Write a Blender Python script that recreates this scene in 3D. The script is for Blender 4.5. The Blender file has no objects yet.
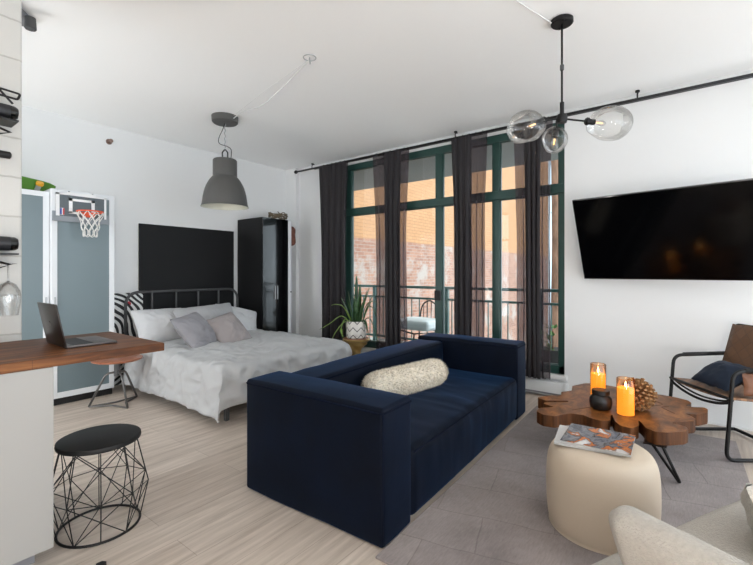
import bpy, bmesh, math, random
from mathutils import Vector, Matrix, noise
random.seed(7)
PI = math.pi
SC = bpy.context.scene
COL = SC.collection

# ------------------------------------------------------------------ materials
def new_mat(name):
    m = bpy.data.materials.new(name); m.use_nodes = True
    nt = m.node_tree
    return m, nt, nt.nodes['Principled BSDF']

def lin(r, g, b):
    def f(c):
        c /= 255.0
        return c/12.92 if c <= .04045 else ((c+.055)/1.055)**2.4
    return (f(r), f(g), f(b), 1)

def mat(name, rgb, rough=.5, metal=0, sheen=0, vary=0, vscale=8, bump=0, bscale=60, coat=0, spec=None, stretch=None, detail=4, sss=0, tint=None):
    m, nt, p = new_mat(name)
    col = lin(*rgb)
    p.inputs['Base Color'].default_value = col
    p.inputs['Roughness'].default_value = rough
    p.inputs['Metallic'].default_value = metal
    if spec is not None: p.inputs['Specular IOR Level'].default_value = spec
    if sheen:
        p.inputs['Sheen Weight'].default_value = sheen
        p.inputs['Sheen Roughness'].default_value = .35
        p.inputs['Sheen Tint'].default_value = tint or tuple(min(1, .25+c*2.0) for c in col[:3])+(1,)
    if coat: p.inputs['Coat Weight'].default_value = coat
    if sss:
        p.inputs['Subsurface Weight'].default_value = sss
        p.inputs['Subsurface Radius'].default_value = (.03, .02, .01)
    if vary or bump:
        tc = nt.nodes.new('ShaderNodeTexCoord')
        mp = nt.nodes.new('ShaderNodeMapping')
        if stretch: mp.inputs['Scale'].default_value = stretch
        nt.links.new(tc.outputs['Object'], mp.inputs['Vector'])
    if vary:
        n = nt.nodes.new('ShaderNodeTexNoise'); n.inputs['Scale'].default_value = vscale; n.inputs['Detail'].default_value = detail
        r = nt.nodes.new('ShaderNodeValToRGB')
        r.color_ramp.elements[0].position = .3; r.color_ramp.elements[1].position = .7
        r.color_ramp.elements[0].color = tuple(c*(1-vary) for c in col[:3])+(1,)
        r.color_ramp.elements[1].color = tuple(min(1, c*(1+vary)) for c in col[:3])+(1,)
        nt.links.new(mp.outputs[0], n.inputs['Vector']); nt.links.new(n.outputs[0], r.inputs[0])
        nt.links.new(r.outputs[0], p.inputs['Base Color'])
    if bump:
        n2 = nt.nodes.new('ShaderNodeTexNoise'); n2.inputs['Scale'].default_value = bscale; n2.inputs['Detail'].default_value = 3
        b = nt.nodes.new('ShaderNodeBump'); b.inputs['Strength'].default_value = bump; b.inputs['Distance'].default_value = .01
        nt.links.new(mp.outputs[0], n2.inputs['Vector']); nt.links.new(n2.outputs[0], b.inputs['Height'])
        nt.links.new(b.outputs[0], p.inputs['Normal'])
    return m

def emit_mat(name, rgb, strength):
    m, nt, p = new_mat(name)
    p.inputs['Base Color'].default_value = lin(*rgb)
    p.inputs['Emission Color'].default_value = lin(*rgb)
    p.inputs['Emission Strength'].default_value = strength
    return m

def thin_glass(name, tint=(255, 255, 255), refl=.6, rough=.01, base=.03):
    m, nt, p = new_mat(name)
    nt.nodes.remove(p)
    out = nt.nodes['Material Output']
    t = nt.nodes.new('ShaderNodeBsdfTransparent'); t.inputs[0].default_value = lin(*tint)
    g = nt.nodes.new('ShaderNodeBsdfGlossy'); g.inputs['Roughness'].default_value = rough
    f = nt.nodes.new('ShaderNodeFresnel'); f.inputs[0].default_value = 1.45
    mu = nt.nodes.new('ShaderNodeMath'); mu.operation = 'MULTIPLY_ADD'; mu.inputs[1].default_value = refl; mu.inputs[2].default_value = base
    mx = nt.nodes.new('ShaderNodeMixShader')
    nt.links.new(f.outputs[0], mu.inputs[0]); nt.links.new(mu.outputs[0], mx.inputs[0])
    nt.links.new(t.outputs[0], mx.inputs[1]); nt.links.new(g.outputs[0], mx.inputs[2])
    nt.links.new(mx.outputs[0], out.inputs[0])
    return m

def N(nt, kind, **kw):
    n = nt.nodes.new(kind)
    for k, v in kw.items(): n.inputs[k].default_value = v
    return n

def plank_mat():
    m, nt, p = new_mat('floor_planks')
    L = nt.links.new
    tc = N(nt, 'ShaderNodeTexCoord')
    br = N(nt, 'ShaderNodeTexBrick')
    br.offset = .37; br.inputs['Scale'].default_value = 1
    br.inputs['Brick Width'].default_value = 1.7; br.inputs['Row Height'].default_value = .19
    br.inputs['Mortar Size'].default_value = .0022; br.inputs['Mortar Smooth'].default_value = .3; br.inputs['Bias'].default_value = 0
    br.inputs['Color1'].default_value = lin(214, 202, 190); br.inputs['Color2'].default_value = lin(203, 190, 178)
    br.inputs['Mortar'].default_value = lin(182, 168, 155)
    L(tc.outputs['Object'], br.inputs['Vector'])
    mp = N(nt, 'ShaderNodeMapping'); mp.inputs['Scale'].default_value = (.8, 11, 1)
    L(tc.outputs['Object'], mp.inputs['Vector'])
    n = N(nt, 'ShaderNodeTexNoise', Scale=2.2, Detail=7, Roughness=.62); L(mp.outputs[0], n.inputs['Vector'])
    r = N(nt, 'ShaderNodeValToRGB'); r.color_ramp.elements[0].position = .3; r.color_ramp.elements[1].position = .72
    r.color_ramp.elements[0].color = (.64, .60, .56, 1); r.color_ramp.elements[1].color = (1.08, 1.07, 1.06, 1)
    L(n.outputs[0], r.inputs[0])
    mx = N(nt, 'ShaderNodeMixRGB'); mx.blend_type = 'MULTIPLY'; mx.inputs[0].default_value = 1
    L(br.outputs['Color'], mx.inputs[1]); L(r.outputs[0], mx.inputs[2]); L(mx.outputs[0], p.inputs['Base Color'])
    p.inputs['Roughness'].default_value = .42
    b = N(nt, 'ShaderNodeBump', Strength=.12, Distance=.004); L(br.outputs['Fac'], b.inputs['Height']); b.invert = True
    L(b.outputs[0], p.inputs['Normal'])
    return m

def brick_mat():
    """old red brick with lime wash patches, painted ochre above a line"""
    m, nt, p = new_mat('alley_brick')
    L = nt.links.new
    tc = N(nt, 'ShaderNodeTexCoord')
    sx = N(nt, 'ShaderNodeSeparateXYZ'); L(tc.outputs['Object'], sx.inputs[0])
    cb = N(nt, 'ShaderNodeCombineXYZ'); L(sx.outputs['X'], cb.inputs['X']); L(sx.outputs['Z'], cb.inputs['Y'])
    br = N(nt, 'ShaderNodeTexBrick'); br.inputs['Scale'].default_value = 1
    br.inputs['Brick Width'].default_value = .26; br.inputs['Row Height'].default_value = .094
    br.inputs['Mortar Size'].default_value = .009; br.inputs['Bias'].default_value = -.1
    br.inputs['Color1'].default_value = lin(146, 108, 90); br.inputs['Color2'].default_value = lin(122, 84, 70); br.inputs['Mortar'].default_value = lin(140, 126, 116)
    L(cb.outputs[0], br.inputs['Vector'])
    n = N(nt, 'ShaderNodeTexNoise', Scale=1.1, Detail=8, Roughness=.7); L(cb.outputs[0], n.inputs['Vector'])
    r = N(nt, 'ShaderNodeValToRGB'); r.color_ramp.elements[0].position = .52; r.color_ramp.elements[1].position = .62
    L(n.outputs[0], r.inputs[0])
    w = N(nt, 'ShaderNodeMixRGB'); L(r.outputs[0], w.inputs[0]); L(br.outputs['Color'], w.inputs[1]); w.inputs[2].default_value = lin(146, 136, 129)
    br2 = N(nt, 'ShaderNodeTexBrick'); br2.inputs['Scale'].default_value = 1
    br2.inputs['Brick Width'].default_value = .26; br2.inputs['Row Height'].default_value = .094; br2.inputs['Mortar Size'].default_value = .008
    br2.inputs['Color1'].default_value = lin(164, 124, 88); br2.inputs['Color2'].default_value = lin(158, 117, 82); br2.inputs['Mortar'].default_value = lin(134, 100, 70)
    L(cb.outputs[0], br2.inputs['Vector'])
    nz = N(nt, 'ShaderNodeTexNoise', Scale=2, Detail=3); L(cb.outputs[0], nz.inputs['Vector'])
    ma = N(nt, 'ShaderNodeMath'); ma.operation = 'MULTIPLY_ADD'; ma.inputs[1].default_value = .06; L(nz.outputs[0], ma.inputs[0]); L(sx.outputs['Z'], ma.inputs[2])
    gt = N(nt, 'ShaderNodeMath'); gt.operation = 'GREATER_THAN'; gt.inputs[1].default_value = 2.27; L(ma.outputs[0], gt.inputs[0])
    mx = N(nt, 'ShaderNodeMixRGB'); L(gt.outputs[0], mx.inputs[0]); L(w.outputs[0], mx.inputs[1]); L(br2.outputs['Color'], mx.inputs[2])
    L(mx.outputs[0], p.inputs['Base Color']); p.inputs['Roughness'].default_value = .9
    return m

def block_mat():
    m, nt, p = new_mat('painted_block')
    L = nt.links.new
    tc = N(nt, 'ShaderNodeTexCoord')
    sx = N(nt, 'ShaderNodeSeparateXYZ'); L(tc.outputs['Object'], sx.inputs[0])
    n = N(nt, 'ShaderNodeTexNoise', Scale=14, Detail=6, Roughness=.7); L(tc.outputs['Object'], n.inputs['Vector'])
    ad = N(nt, 'ShaderNodeMath'); ad.operation = 'MULTIPLY_ADD'; ad.inputs[1].default_value = .016; L(n.outputs[0], ad.inputs[0]); L(sx.outputs['Z'], ad.inputs[2])
    cb = N(nt, 'ShaderNodeCombineXYZ'); L(sx.outputs['X'], cb.inputs['X']); L(ad.outputs[0], cb.inputs['Y'])
    mp = N(nt, 'ShaderNodeMapping'); mp.inputs['Location'].default_value = (.17, .107, 0); L(cb.outputs[0], mp.inputs['Vector'])
    br = N(nt, 'ShaderNodeTexBrick'); br.inputs['Scale'].default_value = 1
    br.inputs['Brick Width'].default_value = .46; br.inputs['Row Height'].default_value = .2225; br.inputs['Mortar Size'].default_value = .006; br.inputs['Mortar Smooth'].default_value = .4
    br.inputs['Color1'].default_value = lin(203, 201, 196); br.inputs['Color2'].default_value = lin(198, 196, 191); br.inputs['Mortar'].default_value = lin(182, 179, 173)
    L(mp.outputs[0], br.inputs['Vector']); L(br.outputs['Color'], p.inputs['Base Color'])
    b = N(nt, 'ShaderNodeBump', Strength=.5, Distance=.008); b.invert = True; L(br.outputs['Fac'], b.inputs['Height'])
    b2 = N(nt, 'ShaderNodeBump', Strength=.25, Distance=.006); L(n.outputs[0], b2.inputs['Height']); L(b.outputs[0], b2.inputs['Normal'])
    L(b2.outputs[0], p.inputs['Normal']); p.inputs['Roughness'].default_value = .6
    return m

def wood_mat(name, c1, c2, c3, rough=.35, scale=(1.2, 16, 16), vs=2.0, plank=None, coat=0):
    m, nt, p = new_mat(name)
    L = nt.links.new
    tc = N(nt, 'ShaderNodeTexCoord'); mp = N(nt, 'ShaderNodeMapping'); mp.inputs['Scale'].default_value = scale
    L(tc.outputs['Object'], mp.inputs['Vector'])
    n = N(nt, 'ShaderNodeTexNoise', Scale=vs, Detail=8, Roughness=.65, Distortion=.6); L(mp.outputs[0], n.inputs['Vector'])
    r = N(nt, 'ShaderNodeValToRGB')
    r.color_ramp.elements[0].position = .28; r.color_ramp.elements[0].color = lin(*c1)
    r.color_ramp.elements[1].position = .75; r.color_ramp.elements[1].color = lin(*c3)
    e = r.color_ramp.elements.new(.5); e.color = lin(*c2)
    L(n.outputs[0], r.inputs[0]); src = r.outputs[0]
    if plank:
        br = N(nt, 'ShaderNodeTexBrick'); br.inputs['Scale'].default_value = 1
        br.inputs['Brick Width'].default_value = plank[0]; br.inputs['Row Height'].default_value = plank[1]; br.inputs['Mortar Size'].default_value = .001
        br.inputs['Color1'].default_value = (1.1, 1.08, 1.05, 1); br.inputs['Color2'].default_value = (.72, .70, .68, 1); br.inputs['Mortar'].default_value = (.4, .36, .32, 1)
        L(tc.outputs['Object'], br.inputs['Vector'])
        mx = N(nt, 'ShaderNodeMixRGB'); mx.blend_type = 'MULTIPLY'; mx.inputs[0].default_value = 1
        L(src, mx.inputs[1]); L(br.outputs['Color'], mx.inputs[2]); src = mx.outputs[0]
    L(src, p.inputs['Base Color']); p.inputs['Roughness'].default_value = rough; p.inputs['Specular IOR Level'].default_value = .3
    if coat: p.inputs['Coat Weight'].default_value = coat
    return m

def swirl_mat():
    """black and white contour stripes with a few red and blue accents"""
    m, nt, p = new_mat('swirl_print')
    L = nt.links.new
    tc = N(nt, 'ShaderNodeTexCoord')
    mp = N(nt, 'ShaderNodeMapping'); mp.inputs['Location'].default_value = (.35, 0, -.55); L(tc.outputs['Object'], mp.inputs['Vector'])
    w = N(nt, 'ShaderNodeTexWave', Scale=5.2, Distortion=5, Detail=.6); w.inputs['Detail Scale'].default_value = .75
    w.wave_type = 'RINGS'; w.rings_direction = 'Y'; L(mp.outputs[0], w.inputs['Vector'])
    r = N(nt, 'ShaderNodeValToRGB'); r.color_ramp.interpolation = 'CONSTANT'
    r.color_ramp.elements[0].color = lin(20, 20, 24); r.color_ramp.elements[1].position = .5; r.color_ramp.elements[1].color = lin(232, 232, 230)
    L(w.outputs['Fac'], r.inputs[0])
    n = N(nt, 'ShaderNodeTexNoise', Scale=9, Detail=0); L(tc.outputs['Object'], n.inputs['Vector'])
    r2 = N(nt, 'ShaderNodeValToRGB'); r2.color_ramp.interpolation = 'CONSTANT'
    r2.color_ramp.elements[0].color = (1, 1, 1, 1); r2.color_ramp.elements[1].position = .76; r2.color_ramp.elements[1].color = lin(200, 40, 60)
    e = r2.color_ramp.elements.new(.0); e.color = lin(60, 90, 150); r2.color_ramp.elements[1].position = .33; r2.color_ramp.elements[1].color = (1, 1, 1, 1)
    L(n.outputs[0], r2.inputs[0])
    mx = N(nt, 'ShaderNodeMixRGB'); mx.blend_type = 'MULTIPLY'; mx.inputs[0].default_value = 1
    L(r.outputs[0], mx.inputs[1]); L(r2.outputs[0], mx.inputs[2]); L(mx.outputs[0], p.inputs['Base Color'])
    p.inputs['Roughness'].default_value = .5
    return m

def rug_mat():
    m, nt, p = new_mat('rug_weave')
    L = nt.links.new
    tc = N(nt, 'ShaderNodeTexCoord')
    n0 = N(nt, 'ShaderNodeTexNoise', Scale=3, Detail=2); L(tc.outputs['Object'], n0.inputs['Vector'])
    ml = N(nt, 'ShaderNodeMixRGB'); ml.blend_type = 'ADD'; ml.inputs[0].default_value = .05; L(tc.outputs['Object'], ml.inputs[1]); L(n0.outputs['Color'], ml.inputs[2])
    br = N(nt, 'ShaderNodeTexBrick'); br.inputs['Scale'].default_value = 1; br.offset = .42
    br.inputs['Brick Width'].default_value = .62; br.inputs['Row Height'].default_value = .31; br.inputs['Mortar Size'].default_value = .004; br.inputs['Mortar Smooth'].default_value = .5
    br.inputs['Color1'].default_value = lin(153, 143, 140); br.inputs['Color2'].default_value = lin(142, 132, 130); br.inputs['Mortar'].default_value = lin(128, 118, 116)
    mp0 = N(nt, 'ShaderNodeMapping'); mp0.inputs['Rotation'].default_value = (0, 0, 1.32); L(ml.outputs[0], mp0.inputs['Vector']); L(mp0.outputs[0], br.inputs['Vector'])
    mp = N(nt, 'ShaderNodeMapping'); mp.inputs['Scale'].default_value = (8, 45, 1); L(tc.outputs['Object'], mp.inputs['Vector'])
    n = N(nt, 'ShaderNodeTexNoise', Scale=2.2, Detail=6, Roughness=.75); L(mp.outputs[0], n.inputs['Vector'])
    r = N(nt, 'ShaderNodeValToRGB'); r.color_ramp.elements[0].position = .3; r.color_ramp.elements[1].position = .7
    r.color_ramp.elements[0].color = (.78, .77, .77, 1); r.color_ramp.elements[1].color = (1.1, 1.1, 1.1, 1)
    L(n.outputs[0], r.inputs[0])
    mx = N(nt, 'ShaderNodeMixRGB'); mx.blend_type = 'MULTIPLY'; mx.inputs[0].default_value = 1
    L(br.outputs['Color'], mx.inputs[1]); L(r.outputs[0], mx.inputs[2])
    nb = N(nt, 'ShaderNodeTexNoise', Scale=2.6, Detail=5, Roughness=.6); L(tc.outputs['Object'], nb.inputs['Vector'])
    rb = N(nt, 'ShaderNodeValToRGB'); rb.color_ramp.elements[0].position = .3; rb.color_ramp.elements[1].position = .7
    rb.color_ramp.elements[0].color = (.72, .71, .71, 1); rb.color_ramp.elements[1].color = (1.16, 1.16, 1.16, 1); L(nb.outputs[0], rb.inputs[0])
    m2 = N(nt, 'ShaderNodeMixRGB'); m2.blend_type = 'MULTIPLY'; m2.inputs[0].default_value = 1
    L(mx.outputs[0], m2.inputs[1]); L(rb.outputs[0], m2.inputs[2]); L(m2.outputs[0], p.inputs['Base Color'])
    p.inputs['Roughness'].default_value = .95; p.inputs['Sheen Weight'].default_value = .15
    b = N(nt, 'ShaderNodeBump', Strength=.3, Distance=.006); L(n.outputs[0], b.inputs['Height']); L(b.outputs[0], p.inputs['Normal'])
    return m

def sheer_mat():
    m, nt, p = new_mat('sheer_curtain')
    out = nt.nodes['Material Output']; L = nt.links.new
    p.inputs['Base Color'].default_value = lin(62, 55, 60); p.inputs['Roughness'].default_value = .9
    p.inputs['Sheen Weight'].default_value = .1
    tl = N(nt, 'ShaderNodeBsdfTranslucent'); tl.inputs[0].default_value = lin(92, 78, 86)
    tr = N(nt, 'ShaderNodeBsdfTransparent'); tr.inputs[0].default_value = (1, .93, .92, 1)
    m1 = N(nt, 'ShaderNodeMixShader'); m1.inputs[0].default_value = .35; L(p.outputs[0], m1.inputs[1]); L(tl.outputs[0], m1.inputs[2])
    m2 = N(nt, 'ShaderNodeMixShader'); m2.inputs[0].default_value = .24; L(m1.outputs[0], m2.inputs[1]); L(tr.outputs[0], m2.inputs[2])
    L(m2.outputs[0], out.inputs[0])
    return m

def weave_mat():
    m, nt, p = new_mat('woven_leather')
    L = nt.links.new
    tc = N(nt, 'ShaderNodeTexCoord'); mp = N(nt, 'ShaderNodeMapping'); L(tc.outputs['Object'], mp.inputs['Vector'])
    ch = N(nt, 'ShaderNodeTexChecker', Scale=26); L(mp.outputs[0], ch.inputs['Vector'])
    ch.inputs['Color1'].default_value = lin(150, 108, 74); ch.inputs['Color2'].default_value = lin(112, 78, 52)
    L(ch.outputs[0], p.inputs['Base Color']); p.inputs['Roughness'].default_value = .5
    b = N(nt, 'ShaderNodeBump', Strength=.6, Distance=.01); L(ch.outputs['Fac'], b.inputs['Height']); L(b.outputs[0], p.inputs['Normal'])
    return m

def quilt_mat():
    m, nt, p = new_mat('quilted_leather')
    L = nt.links.new
    tc = N(nt, 'ShaderNodeTexCoord'); mp = N(nt, 'ShaderNodeMapping'); mp.inputs['Rotation'].default_value = (0, PI/4, 0); L(tc.outputs['Object'], mp.inputs['Vector'])
    sx = N(nt, 'ShaderNodeSeparateXYZ'); L(mp.outputs[0], sx.inputs[0])
    cb = N(nt, 'ShaderNodeCombineXYZ'); L(sx.outputs['X'], cb.inputs['X']); L(sx.outputs['Z'], cb.inputs['Y'])
    br = N(nt, 'ShaderNodeTexBrick'); br.offset = 0; br.inputs['Scale'].default_value = 1; br.inputs['Brick Width'].default_value = .075; br.inputs['Row Height'].default_value = .075
    br.inputs['Mortar Size'].default_value = .003; br.inputs['Mortar Smooth'].default_value = 1
    br.inputs['Color1'].default_value = lin(112, 80, 56); br.inputs['Color2'].default_value = lin(104, 74, 52); br.inputs['Mortar'].default_value = lin(66, 45, 32)
    L(cb.outputs[0], br.inputs['Vector']); L(br.outputs['Color'], p.inputs['Base Color']); p.inputs['Roughness'].default_value = .5
    b = N(nt, 'ShaderNodeBump', Strength=.5, Distance=.01); b.invert = True; L(br.outputs['Fac'], b.inputs['Height']); L(b.outputs[0], p.inputs['Normal'])
    return m

def zig_mat():
    m, nt, p = new_mat('zigzag_ceramic')
    L = nt.links.new
    tc = N(nt, 'ShaderNodeTexCoord'); sx = N(nt, 'ShaderNodeSeparateXYZ'); L(tc.outputs['Object'], sx.inputs[0])
    at = N(nt, 'ShaderNodeMath'); at.operation = 'ARCTAN2'; L(sx.outputs['Y'], at.inputs[0]); L(sx.outputs['X'], at.inputs[1])
    k = N(nt, 'ShaderNodeMath'); k.operation = 'MULTIPLY'; k.inputs[1].default_value = .14; L(at.outputs[0], k.inputs[0])
    pp = N(nt, 'ShaderNodeMath'); pp.operation = 'PINGPONG'; pp.inputs[1].default_value = .055; L(k.outputs[0], pp.inputs[0])
    sb = N(nt, 'ShaderNodeMath'); sb.operation = 'SUBTRACT'; L(sx.outputs['Z'], sb.inputs[0]); L(pp.outputs[0], sb.inputs[1])
    sn = N(nt, 'ShaderNodeMath'); sn.operation = 'PINGPONG'; sn.inputs[1].default_value = .05; L(sb.outputs[0], sn.inputs[0])
    lt = N(nt, 'ShaderNodeMath'); lt.operation = 'LESS_THAN'; lt.inputs[1].default_value = .008; L(sn.outputs[0], lt.inputs[0])
    mx = N(nt, 'ShaderNodeMixRGB'); L(lt.outputs[0], mx.inputs[0]); mx.inputs[1].default_value = lin(222, 216, 208); mx.inputs[2].default_value = lin(88, 82, 80)
    L(mx.outputs[0], p.inputs['Base Color']); p.inputs['Roughness'].default_value = .6
    return m

def cover_mat():
    m, nt, p = new_mat('magazine_cover')
    L = nt.links.new
    tc = N(nt, 'ShaderNodeTexCoord'); mp = N(nt, 'ShaderNodeMapping'); mp.inputs['Scale'].default_value = (1.4, 1, 1); mp.inputs['Location'].default_value = (.31, .12, 0); L(tc.outputs['Object'], mp.inputs['Vector'])
    n = N(nt, 'ShaderNodeTexNoise', Scale=7, Detail=3.5, Roughness=.55, Distortion=.5); L(mp.outputs[0], n.inputs['Vector'])
    r = N(nt, 'ShaderNodeValToRGB'); cr = r.color_ramp
    cr.elements[0].position = .30; cr.elements[0].color = lin(38, 36, 40); cr.elements[1].position = .68; cr.elements[1].color = lin(225, 220, 215)
    for q, c in ((.38, (84, 86, 96)), (.44, (120, 118, 122)), (.50, (70, 64, 64)), (.555, (204, 112, 44)), (.585, (110, 84, 70)), (.62, (196, 190, 186))):
        e = cr.elements.new(q); e.color = lin(*c)
    L(n.outputs[0], r.inputs[0]); L(r.outputs[0], p.inputs['Base Color']); p.inputs['Roughness'].default_value = .2
    return m

def crumple(name, rgb, scale=7, dist=.03, strength=.55):
    m, nt, p = new_mat(name); L = nt.links.new
    p.inputs['Base Color'].default_value = lin(*rgb); p.inputs['Roughness'].default_value = .9; p.inputs['Sheen Weight'].default_value = .05
    tc = N(nt, 'ShaderNodeTexCoord')
    n = N(nt, 'ShaderNodeTexNoise', Scale=scale, Detail=4, Roughness=.5, Distortion=1.4); L(tc.outputs['Object'], n.inputs['Vector'])
    n.noise_type = 'RIDGED_MULTIFRACTAL'
    f = N(nt, 'ShaderNodeTexNoise', Scale=180, Detail=2); L(tc.outputs['Object'], f.inputs['Vector'])
    b = N(nt, 'ShaderNodeBump', Strength=strength, Distance=dist); L(n.outputs[0], b.inputs['Height'])
    b2 = N(nt, 'ShaderNodeBump', Strength=.12, Distance=.003); L(f.outputs[0], b2.inputs['Height']); L(b.outputs[0], b2.inputs['Normal'])
    L(b2.outputs[0], p.inputs['Normal'])
    return m

M = {}
M['wall'] = mat('white_wall', (228, 228, 227), .7, bump=.04, bscale=30)
M['ceil'] = mat('white_ceiling', (251, 251, 250), .85)
M['trim'] = mat('white_trim', (226, 226, 224), .45)
M['floor'] = plank_mat(); M['brick'] = brick_mat(); M['block'] = block_mat(); M['rug'] = rug_mat(); M['sheer'] = sheer_mat()
M['rod'] = mat('grey_rod', (104, 102, 100), .4, .5)
M['drape'] = mat('dark_drape', (44, 41, 43), .9, sheen=.08, bump=.15, bscale=60)
M['green'] = mat('green_frame', (36, 68, 62), .35)
M['greenrail'] = mat('green_rail_paint', (44, 82, 78), .4)
M['velvet'] = mat('navy_velvet', (4, 11, 25), .6, sheen=.28, vary=.35, vscale=4, bump=.12, bscale=14, spec=.12, tint=(.06, .20, .50, 1))
M['velvetpipe'] = mat('navy_piping', (4, 11, 28), .8, spec=.1)
M['bed'] = crumple('grey_linen', (178, 178, 178), 3.6, .05, .8)
M['pwhite'] = crumple('white_linen', (196, 196, 197), 5, .04, .7)
M['plgrey'] = crumple('light_grey_cotton', (162, 162, 163), 5, .035, .7)
M['pgrey'] = crumple('grey_cotton', (134, 132, 136), 6, .035, .7)
M['ptaupe'] = crumple('taupe_cotton', (148, 140, 139), 6, .035, .7)
M['dmetal'] = mat('dark_grey_metal', (82, 82, 83), .5, .4)
M['black'] = mat('black_metal', (20, 19, 19), .45, .3)
M['blackp'] = mat('black_paint', (18, 18, 18), .55)
M['boardblk'] = mat('black_board', (17, 17, 18), .6, vary=.15, vscale=3, spec=.3)
M['gloss'] = mat('gloss_black', (9, 9, 10), .12, coat=.6)
M['screen'] = mat('tv_screen', (4, 4, 5), .12, spec=.22)
M['lamp'] = mat('lamp_grey', (84, 83, 81), .45, .3)
M['lampin'] = mat('lamp_inner_white', (215, 214, 200), .6)
M['counter'] = wood_mat('counter_wood', (52, 27, 11), (108, 63, 29), (156, 102, 54), .5, (1.2, 11, 11), 2.2, (.55, .07))
M['slab'] = wood_mat('slab_wood', (58, 31, 12), (124, 76, 35), (174, 114, 58), .42, (5, 9, 2), 1.3, coat=.05)
M['bark'] = wood_mat('slab_edge', (46, 25, 11), (86, 50, 24), (118, 72, 38), .5, (30, 30, 2), 1.0)
M['seatwood'] = mat('copper_wood', (160, 100, 72), .35, vary=.2, vscale=6, stretch=(1, 8, 1))
M['panel'] = mat('shaded_laminate', (158, 156, 152), .4)  # white laminate, greyed so the colour carries the cabinet's shade
M['toe'] = mat('grey_plinth', (120, 120, 124), .5)
M['frost'] = mat('frosted_blue_glass', (112, 127, 132), .38, spec=.5, coat=.05)
M['cabwhite'] = mat('cabinet_white', (226, 228, 230), .35)
M['alu'] = mat('aluminium', (176, 178, 180), .35, .6)
M['swirl'] = swirl_mat()
M['canvas'] = mat('canvas_edge', (225, 224, 220), .8)
M['gold'] = mat('hammered_gold', (206, 178, 120), .28, .9, bump=.2, bscale=40)
M['pot'] = zig_mat()
M['soil'] = mat('potting_soil', (52, 40, 32), .95, bump=.5)
M['leaf'] = mat('dark_leaf', (56, 88, 48), .45, vary=.35, vscale=20)
M['leaf2'] = mat('light_leaf', (120, 150, 62), .45, vary=.25, vscale=20)
M['cream'] = mat('cream_leather', (204, 187, 166), .55, bump=.05, bscale=80)
M['fur'] = mat('cream_fur', (222, 212, 194), .95, sheen=.4, vary=.18, vscale=45, bump=.9, bscale=90)
M['boucle'] = mat('grey_boucle', (178, 172, 163), .95, sheen=.15, vary=.07, vscale=90, bump=.5, bscale=160)
M['navycush'] = mat('navy_cotton', (24, 38, 58), .8, sheen=.3, bump=.2, bscale=20)
M['weave'] = weave_mat(); M['quilt'] = quilt_mat()
M['tan'] = mat('tan_leather', (120, 78, 54), .45, vary=.1)
M['glass'] = thin_glass('window_glass', (250, 252, 251), .5, base=.01)
M['globe'] = thin_glass('globe_glass', (250, 250, 249), .55, base=.03)
M['wineglass'] = thin_glass('wine_glass', (248, 249, 249), .5, base=.10)
M['amber'] = thin_glass('amber_glass', (244, 214, 190), .5, base=.04)
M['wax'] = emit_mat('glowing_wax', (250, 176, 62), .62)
M['flame'] = emit_mat('flame', (255, 214, 140), 9)
M['filament'] = emit_mat('filament', (255, 190, 110), 1.6)
M['jar'] = mat('black_jar', (26, 25, 25), .4)
M['cone'] = mat('dried_pod', (150, 108, 66), .7, vary=.4, vscale=40)
M['bottle'] = mat('dark_bottle', (14, 16, 15), .12, coat=.4)
M['foil'] = mat('bottle_label', (34, 34, 37), .5)
M['orange'] = mat('orange_rim', (226, 84, 44), .45)
M['net'] = mat('white_cord', (226, 224, 220), .7)
M['backboard'] = mat('clear_backboard', (84, 92, 97), .3)
M['bandgrey'] = mat('grey_band', (138, 144, 150), .5)
M['logoblue'] = mat('logo_blue', (38, 70, 150), .5); M['logored'] = mat('logo_red', (196, 50, 50), .5); M['logowhite'] = mat('logo_white', (235, 235, 235), .5)
M['deck'] = mat('green_deck', (84, 134, 44), .4); M['wheel'] = mat('yellow_wheel', (222, 160, 30), .45)
M['laptop'] = mat('space_grey', (92, 86, 84), .35, .7); M['keys'] = mat('black_keys', (22, 22, 24), .6); M['lid'] = mat('dark_lid', (40, 34, 31), .35, .5)
M['cover'] = cover_mat(); M['paper'] = mat('paper_edge', (200, 198, 196), .6)
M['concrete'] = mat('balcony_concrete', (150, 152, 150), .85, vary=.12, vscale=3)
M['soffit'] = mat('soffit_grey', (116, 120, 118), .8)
M['trunk'] = mat('tree_bark', (112, 84, 66), .95, vary=.4, vscale=14, bump=.6, stretch=(1, 1, .3))
M['foliage'] = mat('tree_leaves', (70, 104, 52), .7, vary=.4, vscale=6)
M['far'] = mat('far_building', (190, 200, 206), .7); M['farwin'] = mat('far_window', (96, 124, 140), .25)
M['outcush'] = mat('outdoor_cushion', (196, 204, 206), .9, bump=.2, bscale=12)
M['dried'] = mat('dried_twigs', (104, 92, 74), .9, vary=.3, vscale=30); M['redbrown'] = mat('rust_brown', (104, 62, 50), .8, vary=.3, vscale=30)
M['opal'] = emit_mat('fill_glow', (255, 250, 245), 25)
M['steel'] = mat('sprinkler_brass', (140, 118, 108), .4, .7)
M['heater'] = mat('heater_white', (218, 218, 216), .5)

# ------------------------------------------------------------------ mesh helpers
def B(): return bmesh.new()

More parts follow.
